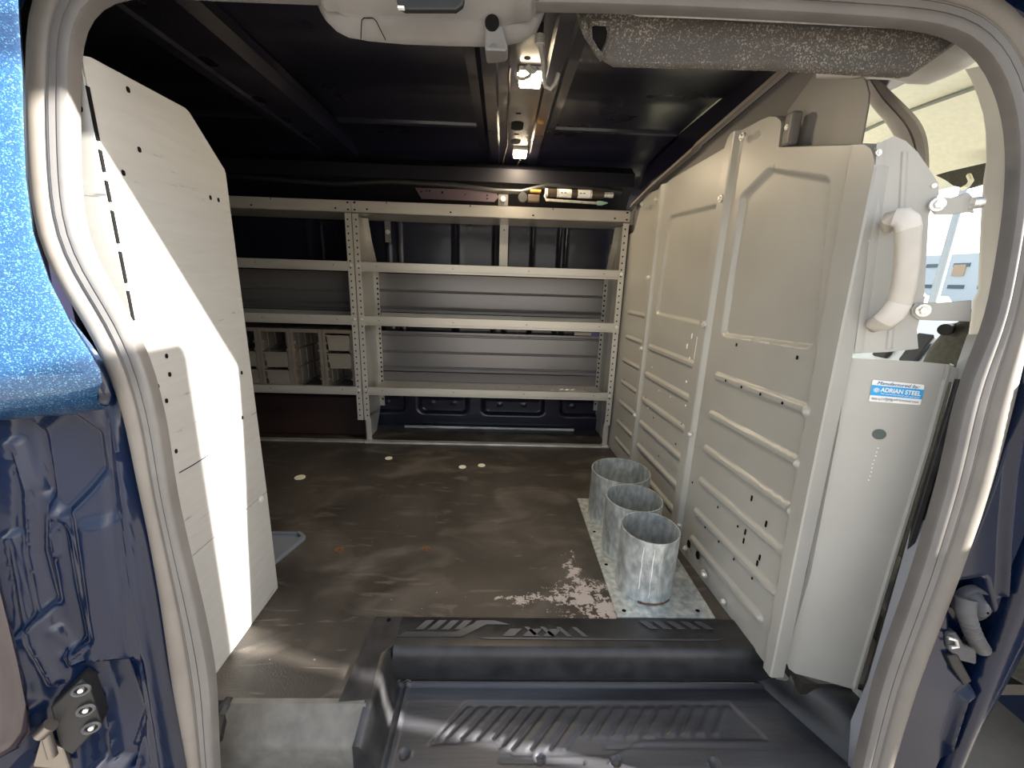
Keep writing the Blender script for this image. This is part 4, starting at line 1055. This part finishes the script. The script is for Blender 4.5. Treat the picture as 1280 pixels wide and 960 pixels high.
# sill cover on the left
mb = MB()
pr = [(.662, .0035), (.652, .002), (.648, -.003), (.612, -.034), (.606, -.040), (.602, -.05), (.598, -.20)]
ends = np.linspace(0, 1, 12)
def sillrow(f):
    r = []
    for y, z in pr:
        xr = -.245-(.008 if z < -.03 else 0)+(.0 if y > .645 else -.010)
        r.append((-.535+(-.258+.535)*f, y, z))
    return r
mb.grid([sillrow(f) for f in ends])
put(mb, 'sill_cover', mat('grey_black_moulded_plastic', (.125, .118, .105), .5, var=.2, vscale=30, bump=.1, bscale=400), t, smooth=40)
# right hump of the liner
mb = MB(); rows = []
for k in np.linspace(0, 1, 14):
    bx, by = .655+.10*k, .795-.210*k
    tx_, ty_ = .690+.105*k, .735-.118*k
    dz = -.006-.02*k**3
    rows.append([(bx-.004, by-.004, -.103), (bx, by, -.098), (bx+(tx_-bx)*.35, by+(ty_-by)*.35, -.07), (tx_-.010, ty_-.006, -.022+dz), (tx_, ty_, -.008+dz), (tx_+.012, ty_+.008, dz), (tx_+.10, ty_+.06, dz)])
last = rows[-1]
rows.append([(p[0]+.006, p[1]-.014, p[2]-.008) for p in last]); rows.append([(p[0]+.008, p[1]-.022, p[2]-.04) for p in last]); rows.append([(p[0]+.008, p[1]-.024, -.14) for p in last])
put(MB().grid(rows), 'corner_hump', PLAS, t, smooth=60)

# scuff trim and clip at bottom left of the opening
t = tag(put(MB().grid([[atp(x, y, (0, .60, 0), SN), atp(x+w_*.5, y, (0, .592, 0), SN), atp(x+w_, y+2, (0, .60, 0), SN), atp(x+w_, y+2, (0, .64, 0), SN)] for x, y, w_ in ((238, 772, 8), (238, 780, 14), (240, 800, 17), (243, 840, 24), (246, 880, 26), (250, 920, 24), (252, 975, 22))]), 'scuff_trim', mat('brown_grey_scuffed_trim', (.13, .115, .10), .55, var=.35, vscale=40), None, smooth=50, solid=.002), 'short brown-grey scuffed trim strip against the seal at lower left', 'trim strip')
t = tag(put(MB().tube([at(287, 872, Z=.004), at(283, 880, Z=.0), at(276, 896, Y=.64), at(270, 925, Y=.60)], [.007, .010, .013, .012], 8), 'cable_stub', BLACK, None, smooth=40), 'short black cable stub on the sill beside the left seal', 'cable')

# floor marks: cream discs painted as light through floor holes, and rust spots
for px, l_ in (((375, 597), 'pale oval disc painted as a light spot on the floor nearest the pale end panel'), ((486, 573), 'pale round disc painted as a light spot on the floor below the shelf feet, single one'), ((578, 584), 'left one of two close pale discs painted as light spots on the floor'), ((602, 582), 'right one of two close pale discs painted as light spots on the floor')):
    p = at(*px, Z=0); tag(put(MB().cyl((p[0], p[1], -.002), (0, 0, 1), .017 if px[0] > 400 else .022, .0045, 18), 'floor_light_spot', CREAM, None, bevel=.001), l_, 'light spot', 'pale discs painted as light spots on the floor')
for px, l_ in (((424, 687), 'rusty round floor bolt head, the left one'), ((532, 686), 'rusty round floor bolt head, the right one')):
    p = at(*px, Z=0); tag(put(MB().cyl((p[0], p[1], -.002), (0, 0, 1), .015, .004, 18).cyl((p[0], p[1], .001), (0, 0, 1), .007, .003, 6), 'floor_bolt', RUST, None, bevel=.001), l_, 'bolt', 'rusty bolts in the floor')

# ================================================================== CEILING THINGS
def lamp(px, label, w_, l_, power):
    p = at(*px, Z=1.405)
    t = thing('dome_lamp', label, 'ceiling lamp', (p[0], p[1], 1.415), 'lit lamps on the roof bow')
    put(MB().box(p[0]-w_/2-.004, p[0]+w_/2+.004, p[1]-l_/2-.004, p[1]+l_/2+.004, 1.404, 1.417), 'housing', LAMPH, t, bevel=.003)
    put(MB().box(p[0]-w_/2, p[0]+w_/2, p[1]-l_/2, p[1]+l_/2, 1.392, 1.404), 'lens', LAMPE, t, bevel=.004)
    L = bpy.data.lights.new('bulb', 'AREA'); L.shape = 'RECTANGLE'; L.size = w_*.9; L.size_y = l_*.9; L.energy = power; L.color = (1.0, .80, .55)
    o = bpy.data.objects.new('bulb', L); COL.objects.link(o); o.parent = t; o.location = (0, 0, -.026)
    return t, p
l1, p1 = lamp((663, 97), 'lit rectangular lamp nearest the door, partly behind a clear hook', .060, .075, 3.4)
l2, p2 = lamp((650, 191), 'lit rectangular lamp further back, near the shelving', .058, .085, 3.6)
t = tag(put(MB().tube([at(637, 84, Z=1.40), at(636, 96, Z=1.40), at(637, 120, Z=1.402), at(634, 150, Z=1.402), at(634, 180, Z=1.402), at(628, 205, Z=1.395), at(634, 209, Z=1.39), at(646, 207, Z=1.39), at(650, 200, Z=1.395)], .0035, 6), 'lamp_wire', mat('brown_grey_wire', (.10, .075, .065), .6), None, smooth=40), 'thin brown wire along the roof bow looping to the rear lamp', 'wire')
t = tag(put(MB().tube([at(645, 90, Z=1.385), at(646, 97, Z=1.38), at(654, 99, Z=1.375), at(662, 95, Z=1.375), at(666, 87, Z=1.38), at(660, 81, Z=1.385), at(656, 84, Z=1.38), at(662, 90, Z=1.376), at(668, 90, Z=1.375), at(672, 85, Z=1.38)], .0045, 8), 'wire_loop', CORR, None, smooth=40), 'clear coiled cable loop across the front of the nearer lamp', 'cable')
t = thing('hanging_hook', 'long clear J-shaped hook hanging from the roof beside the nearer lamp', 'hook', tuple(at(676, 50, Y=1.10)))
put(MB().tube([at(x, y, Y=1.10) for x, y in ((674, 47), (677, 62), (679, 80), (680, 96), (682, 108), (688, 111), (694, 104), (698, 92))], [.006, .006, .0055, .005, .005, .005, .005, .005], 10), 'hook_rod', CORR, t, smooth=40)
put(MB().cyl(at(675, 44, Y=1.10), (0, 0, -1), .011, .018, 14), 'collar', ZINC, t, smooth=40)
put(MB().cyl(at(675, 44, Y=1.10), (0, 0, 1), .008, .14, 12), 'stem', BLACK, t, smooth=40)

# overhead trim cover with bezel and latch
t = thing('header_trim_cover', 'rounded grey plastic trim cover hanging from the top of the door opening', 'trim cover', (-.12, .74, 1.17))
ol = [(388, -8), (392, 0), (398, 14), (405, 25), (418, 38), (433, 46), (460, 51), (505, 55.5), (560, 57.5), (605, 58), (635, 56), (652, 52), (664, 46), (672, 40), (680, 22), (688, 0), (690, -8)]
bot_ = [at(x, y, Y=.70) for x, y in ol]
mb = MB(); rows = []
for p in bot_:
    cxm, czm = -.12, 1.25
    dx = np.array([cxm-p[0], 0, max(0, czm-p[2])])
    ln = np.linalg.norm(dx); dx = dx/ln
    rows.append([p+np.array([0, .10, 0.10]), p+np.array([0, .02, 0.018]), p+np.array([0, .004, 0])+dx*.002, p+np.array([0, -.004, 0])+dx*.008, p+np.array([0, -.008, 0])+dx*.030, np.array([p[0]*.93+cxm*.07, .688, max(p[2], 1.206)]), np.array([p[0]*.9+cxm*.1, .655, 1.226]), np.array([p[0]*.85+cxm*.15, .652, 1.30])])
mb.grid(rows); put(mb, 'cover', GPLAS, t, smooth=60)
mb = MB().prism([at(x, y, Y=.645) for x, y in ((494, -6), (497, 8), (505, 12.5), (570, 12.5), (579, 6), (581, -6))], (0, .01, 0)); o = put(mb, 'lens_bezel', BLACK, t, bevel=.003)
put(MB().box(at(498, 10, Y=.645)[0], at(506, 10, Y=.645)[0], .640, .645, at(500, 13, Y=.645)[2], at(500, 10, Y=.645)[2]), 'clip', WHITE, o)
mb = MB(); ls = [at(x, y, Y=.688) for x, y in ((451, 49), (452, 25), (455, 22.5), (466, 22.5), (470, 26), (482, 50))]
mb.tube(ls, .0007, 5); put(mb, 'access_flap_seam', HOLE, t)
mb = MB().prism([at(x, y, Y=.682) for x, y in ((606, 30), (628, 30), (634, 54), (635, 62), (630, 65), (608, 67), (606, 58))], (0, .03, 0)); o = put(mb, 'latch', GPLAS, t, bevel=.003)
put(MB().cyl(at(615, 28, Y=.680), (0, 1, 0), .010, .004, 16), 'hole_plug', HOLE, o)
put(MB().cyl(at(617, 57, Y=.676), (0, -.5, -1), .004, .006, 8).box(at(607, 66, Y=.68)[0], at(632, 66, Y=.68)[0], .672, .70, at(615, 67, Y=.68)[2], at(615, 62, Y=.68)[2]), 'catch', GPLAS, o, bevel=.0015)

# foam block along the header
FOAM = bpy.data.materials.new('speckled_black_foam'); FOAM.use_nodes = True
n_ = FOAM.node_tree; b = n_.nodes['Principled BSDF']; tc = n_.nodes.new('ShaderNodeTexCoord')
nn = n_.nodes.new('ShaderNodeTexNoise'); nn.inputs['Scale'].default_value = 420; nn.inputs['Detail'].default_value = 3
n3 = n_.nodes.new('ShaderNodeTexNoise'); n3.inputs['Scale'].default_value = 13; n3.inputs['Detail'].default_value = 6
for q in (nn, n3): n_.links.new(tc.outputs['Object'], q.inputs['Vector'])
ad = n_.nodes.new('ShaderNodeMath'); ad.operation = 'MULTIPLY_ADD'; ad.inputs[1].default_value = .45
n_.links.new(n3.outputs[0], ad.inputs[0]); n_.links.new(nn.outputs[0], ad.inputs[2])
r_ = n_.nodes.new('ShaderNodeValToRGB'); r_.color_ramp.elements[0].position = .76; r_.color_ramp.elements[0].color = (.055, .048, .040, 1); r_.color_ramp.elements[1].position = .93; r_.color_ramp.elements[1].color = (.26, .24, .21, 1)
n_.links.new(ad.outputs[0], r_.inputs[0]); n_.links.new(r_.outputs[0], b.inputs['Base Color']); b.inputs['Roughness'].default_value = .55
bp_ = n_.nodes.new('ShaderNodeBump'); bp_.inputs['Strength'].default_value = .7; bp_.inputs['Distance'].default_value = .002
n_.links.new(nn.outputs[0], bp_.inputs['Height']); n_.links.new(bp_.outputs[0], b.inputs['Normal'])
t = thing('foam_header_pad', 'speckled black foam pad along the top of the opening with an oval hole', 'foam pad', (.38, .78, 1.16))
oh = [(740, 33), (744, 32), (757, 33), (759, 40), (757, 52), (751, 64), (747, 60), (741, 49)]
of = [(722, 10), (1000, 22), (1165, 31), (1188, 34), (1208, 46), (1196, 56), (1168, 76), (1142, 94), (1130, 96.5), (1100, 95), (960, 88), (830, 84), (766, 82), (756, 76), (742, 62), (730, 45), (723, 28)]
F3 = lambda x, y, Y_: at(x, y, Y=Y_)
mb = MB()
rows = []
cen = np.mean([F3(*p, .72) for p in of], axis=0)
def ins(p, d):
    v = cen-p; v[1] = 0; v[0] *= .35; l = np.linalg.norm(v); return p+v/l*d
ofp = [F3(*p, .72) for p in of]
rows = [[p+np.array([0, .13, .13]), p+np.array([0, .02, 0.018]), ins(p, .002)+np.array([0, .006, 0]), ins(p, .007)+np.array([0, .0, 0]), ins(p, .014)+np.array([0, -.002, 0])] for p in ofp]
mb.grid(rows, closed_u=True)
front = [r[-1] for r in rows]
mb.add(front, [tuple(range(len(front)))])
put(mb, 'pad', FOAM, t, smooth=50)
hp = [F3(*p, .716) for p in oh]
put(MB().prism(hp, (0, .002, 0)), 'pad_opening', HOLE, t)
mb = MB(); c0 = np.mean(hp, axis=0)
mb.grid([[p+(c0-p)*.0, p+(p-c0)*.22+np.array([0, -.006, 0]), p+(p-c0)*.50+np.array([0, -.003, 0]), p+(p-c0)*.62+np.array([0, .004, 0])] for p in hp], closed_u=True)
put(mb, 'opening_rim', FOAM, t, smooth=60)
t = tag(put(MB().tube([F3(x, y, .705) for x, y in ((785, 13), (800, 17), (900, 21), (1000, 26), (1100, 31), (1180, 36))], .0035, 8), 'header_cable', CORR, None, smooth=40), 'thin pale cable running along the top of the foam pad', 'cable')

# ---- back of the roof, above the shelving
t = tag(put(MB().prism([(-.43, 2.125, 1.262), (-.05, 2.125, 1.262), (-.03, 2.125, 1.235), (-.05, 2.125, 1.212), (-.40, 2.125, 1.214)], (0, .003, 0))
    .slot((-.40, 2.125, 1.245), (0, -1, 0), (1, 0, 0), .008, .008).slot((-.375, 2.125, 1.25), (0, -1, 0), (1, 0, 0), .004, .010).slot((-.36, 2.125, 1.25), (0, -1, 0), (1, 0, 0), .008, .008)
    .slot((-.30, 2.125, 1.245), (0, -1, 0), (1, 0, 0), .010, .012).slot((-.19, 2.125, 1.24), (0, -1, 0), (1, 0, 0), .006, .006).slot((-.085, 2.125, 1.24), (0, -1, 0), (1, 0, 0), .008, .008).slot((-.085, 2.125, 1.225), (0, -1, 0), (1, 0, 0), .008, .008), 'mounting_plate', [mat('plum_grey_plate', (.085, .065, .08), .35, .5), HOLE], None), 'punched plum-grey mounting plate on the roof rail above the shelving', 'plate')
t = thing('airbag_inflator', 'dark cylinder with two white labels and a thin pipe above the shelving', 'inflator', (.33, 2.10, 1.24))
ya, za = 2.10, 1.257
put(MB().cyl((.20, ya, za), (1, 0, 0), .018, .27, 20), 'canister', mat('brown_black_canister', (.05, .035, .025), .4), t, smooth=40)
for x0_, x1_ in ((.255, .315), (.345, .405)):
    o = put(MB().cyl((x0_, ya, za), (1, 0, 0), .0187, x1_-x0_, 20), 'label', WHITE, t, smooth=40)
    put(MB().box(x0_+.008, x0_+.018, ya-.0192, ya-.0188, za-.004, za+.002).box(x0_+.024, x0_+.034, ya-.0192, ya-.0188, za-.004, za+.002), 'print', GREYP, o)
for x0_, r_, l_ in ((.19, .0195, .012), (.246, .0195, .008), (.407, .0195, .006), (.47, .013, .045)): put(MB().cyl((x0_, ya, za), (1, 0, 0), r_, l_, 16), 'metal_collar', ZINC, t, smooth=40)
put(MB().tube([(.196, ya-.01, za), (.190, ya-.012, za-.02), (.196, ya-.012, za-.034), (.44, ya-.012, za-.040), (.455, ya-.012, za-.040)], .006, 8), 'pipe', CORR, t, smooth=40)
put(MB().tube([(.44, ya-.012, za-.040), (.462, ya-.012, za-.040), (.49, ya-.012, za-.037)], [.010, .010, .002], 8), 'nozzle', mat('pale_green_cap', (.30, .50, .42), .5), t, smooth=40)
put(MB().cyl((.12, ya, za+.004), (1, 0, 0), .008, .05, 10), 'connector', mat('orange_connector', (.45, .20, .03), .5), t, smooth=40)
pts = [(-1.6, 2.13, 1.285), (-1.2, 2.13, 1.28), (-.8, 2.13, 1.265), (-.55, 2.13, 1.285), (-.25, 2.13, 1.280), (-.05, 2.13, 1.262), (.08, 2.13, 1.262), (.2, 2.12, 1.292), (.38, 2.12, 1.288), (.56, 2.12, 1.275)]
t = tag(put(MB().tube(pts, .012, 10), 'wiring_harness', BLACK, None, smooth=50), 'black wiring harness sagging along the roof edge above the shelves', 'wiring harness')
t = thing('cable_clamp', 'small dark round clamp left of the labelled cylinder above the shelves', 'clamp', (.10, 2.10, 1.235))
put(MB().cyl((.085, 2.11, 1.232), (0, -1, 0), .022, .02, 18), 'disc', BLACK, t, bevel=.003)
put(MB().box(.11, .165, 2.09, 2.12, 1.215, 1.245), 'bracket', mat('brown_black_canister', (.05, .035, .025), .4), t, bevel=.003)

# ================================================================== DOOR JAMB FITTINGS
def LJ(x, y, off): return atp(x, y, np.array(LP)-np.array(LN)/np.linalg.norm(LN)*off, LN)
ln_ = -np.array(LN)/np.linalg.norm(LN)
t = thing('door_connector', 'black multi-socket connector block on the lower left door jamb', 'connector', tuple(LJ(100, 880, .01)))
put(MB().prism([LJ(x, y, .022) for x, y in ((62, 885), (100, 850), (112, 858), (128, 905), (90, 945), (74, 935))], -ln_*.03), 'block', BLACK, t, bevel=.003)
for x, y in ((101, 863), (107, 888), (114, 910)):
    c_ = LJ(x, y, .026)
    a1 = np.cross(ln_, [0, 0, 1]); a1 /= np.linalg.norm(a1); a2 = np.cross(ln_, a1)
    put(MB().tube([c_+(a1*math.cos(q)*.9+a2*math.sin(q)*.7)*.011 for q in np.linspace(0, 2*math.pi, 17)], .0022, 6), 'socket', BOOTM, t, smooth=40)
    put(MB().cyl(c_-ln_*.003, ln_, .0035, .005, 8), 'pin', ZINC, t)
t = thing('door_roller', 'bright metal roller in the lower left corner of the jamb', 'roller', tuple(LJ(58, 930, .01)))
put(MB().tube([LJ(50, 918, .03), LJ(64, 905, .03)], .010, 16), 'roller', mat('dull_roller_metal', (.22, .20, .18), .35, .8), t, smooth=40)
put(MB().tube([LJ(57, 913, .03), LJ(66, 945, .028)], .006, 12), 'axle', mat('dull_roller_metal', (.22, .20, .18), .35, .8), t, smooth=40)
put(MB().prism([LJ(x, y, .015) for x, y in ((40, 960), (50, 925), (80, 935), (90, 965))], -ln_*.01), 'carrier', mat('dull_roller_metal', (.22, .20, .18), .35, .8), t, bevel=.003)
t = thing('jamb_bolt', 'round stamped bolt head at the left edge of the jamb', 'bolt', tuple(LJ(12, 590, .0)))
put(MB().bolt(LJ(12, 590, -.025), ln_, .010, .008), 'bolt_head', NAVYJ, t, smooth=40)
t = thing('lamp_cluster', 'dark plum tail lamp corner at the lower left edge', 'tail lamp', tuple(LJ(10, 800, .05)))
rows = []
for x, y in ((-4, 700), (4, 740), (14, 780), (26, 830), (36, 880), (38, 915), (24, 935), (-4, 950)):
    rows.append([LJ(x, y, .02), LJ(x, y, .045), LJ(x-4, y, .052), LJ(x-14, y, .055), LJ(x-40, y, .055)])
put(MB().grid(rows), 'lens', mat('plum_lamp_lens', (.014, .008, .014), .2, coat=.6), t, smooth=60)

rn_ = -np.array(RNn)/np.linalg.norm(RNn)
def RJ(x, y, off): return atp(x, y, np.array(RPp)+rn_*off, RNn)
t = thing('wire_boot', 'grey ribbed rubber wire boot on the right door jamb', 'rubber boot', tuple(RJ(1210, 750, 0)))
c0 = RJ(1213, 752, -.016)
a1 = np.array([1, -.15, 0]); a1 /= np.linalg.norm(a1); a2 = np.cross(rn_, a1); a2 *= np.sign(a2[2])
rows = [[c0+(a1*math.cos(q)*rx+a2*math.sin(q)*ry)+rn_*h for rx, ry, h in ((.030, .032, .0), (.028, .030, .010), (.024, .027, .013), (.019, .022, .006), (.016, .019, .008), (.010, .012, .024), (.002, .002, .030))] for q in np.linspace(0, 2*math.pi, 25)[:-1]]
put(MB().grid(rows, closed_u=True), 'cup', BOOTM, t, smooth=60)
pth = [RJ(1207, 748, .012), RJ(1207, 765, .018), RJ(1210, 775, .016), RJ(1214, 787, .014), RJ(1220, 800, .008), RJ(1228, 812, -.006)]
pf, rf = [], []
for i in range(len(pth)-1):
    for k in range(6):
        pf.append(pth[i]+(pth[i+1]-pth[i])*k/6); j = i*6+k; rf.append((.014-.0002*j) if j < 10 else (.0125 if j % 3 else .0095))
put(MB().tube(pf, rf, 16), 'bellows', BOOTM, t, smooth=60)
t = thing('latch_clamp', 'dark metal latch clamp below the ribbed boot on the right jamb', 'latch', tuple(RJ(1205, 825, 0)))
put(MB().prism([RJ(x, y, .006) for x, y in ((1184, 792), (1196, 790), (1206, 806), (1222, 812), (1222, 832), (1198, 826), (1186, 812))], -rn_*.02), 'jaw', BOOTM, t, bevel=.004)
put(MB().prism([RJ(x, y, .008) for x, y in ((1184, 820), (1198, 818), (1216, 852), (1206, 858), (1190, 834))], -rn_*.02), 'catch', BLACK, t, bevel=.003)
put(MB().tube([RJ(1185, 797, .01), RJ(1195, 800, .012), RJ(1197, 808, .01), RJ(1188, 809, .01)], .003, 8), 'spring', ZINC, t, smooth=40)

# ================================================================== OPEN FRONT DOOR (unseen, added and shaped to cut the low sun in the doorway)
t = thing('front_door_blocker', 'unseen open navy front passenger door added outside to the right to block sun', 'car door', (1.7, -.2, -.4))
DX = 1.70
mb = MB()
mb.prism([(DX, y, z) for y, z in ((.285, -.45), (.288, .40), (.292, .60), (.297, .70), (.305, .80), (.318, 1.484), (-.72, 1.484), (-.75, -.40), (-.60, -.48), (.20, -.48))], (.07, 0, 0))
put(mb, 'door_shell', NAVY, t, bevel=.012)
mb = MB()
fr = [(DX+.03, .28, 1.880), (DX+.03, -.62, 1.90), (DX+.03, -.70, 1.80), (DX+.03, -.71, 1.47)]
mb.tube(fr, .030, 10)
put(mb, 'window_frame', NAVY, t, smooth=40)
put(MB().box(DX-.03, DX, -.6, .2, .9, 1.2), 'arm_rest', BLACK, t, bevel=.02)
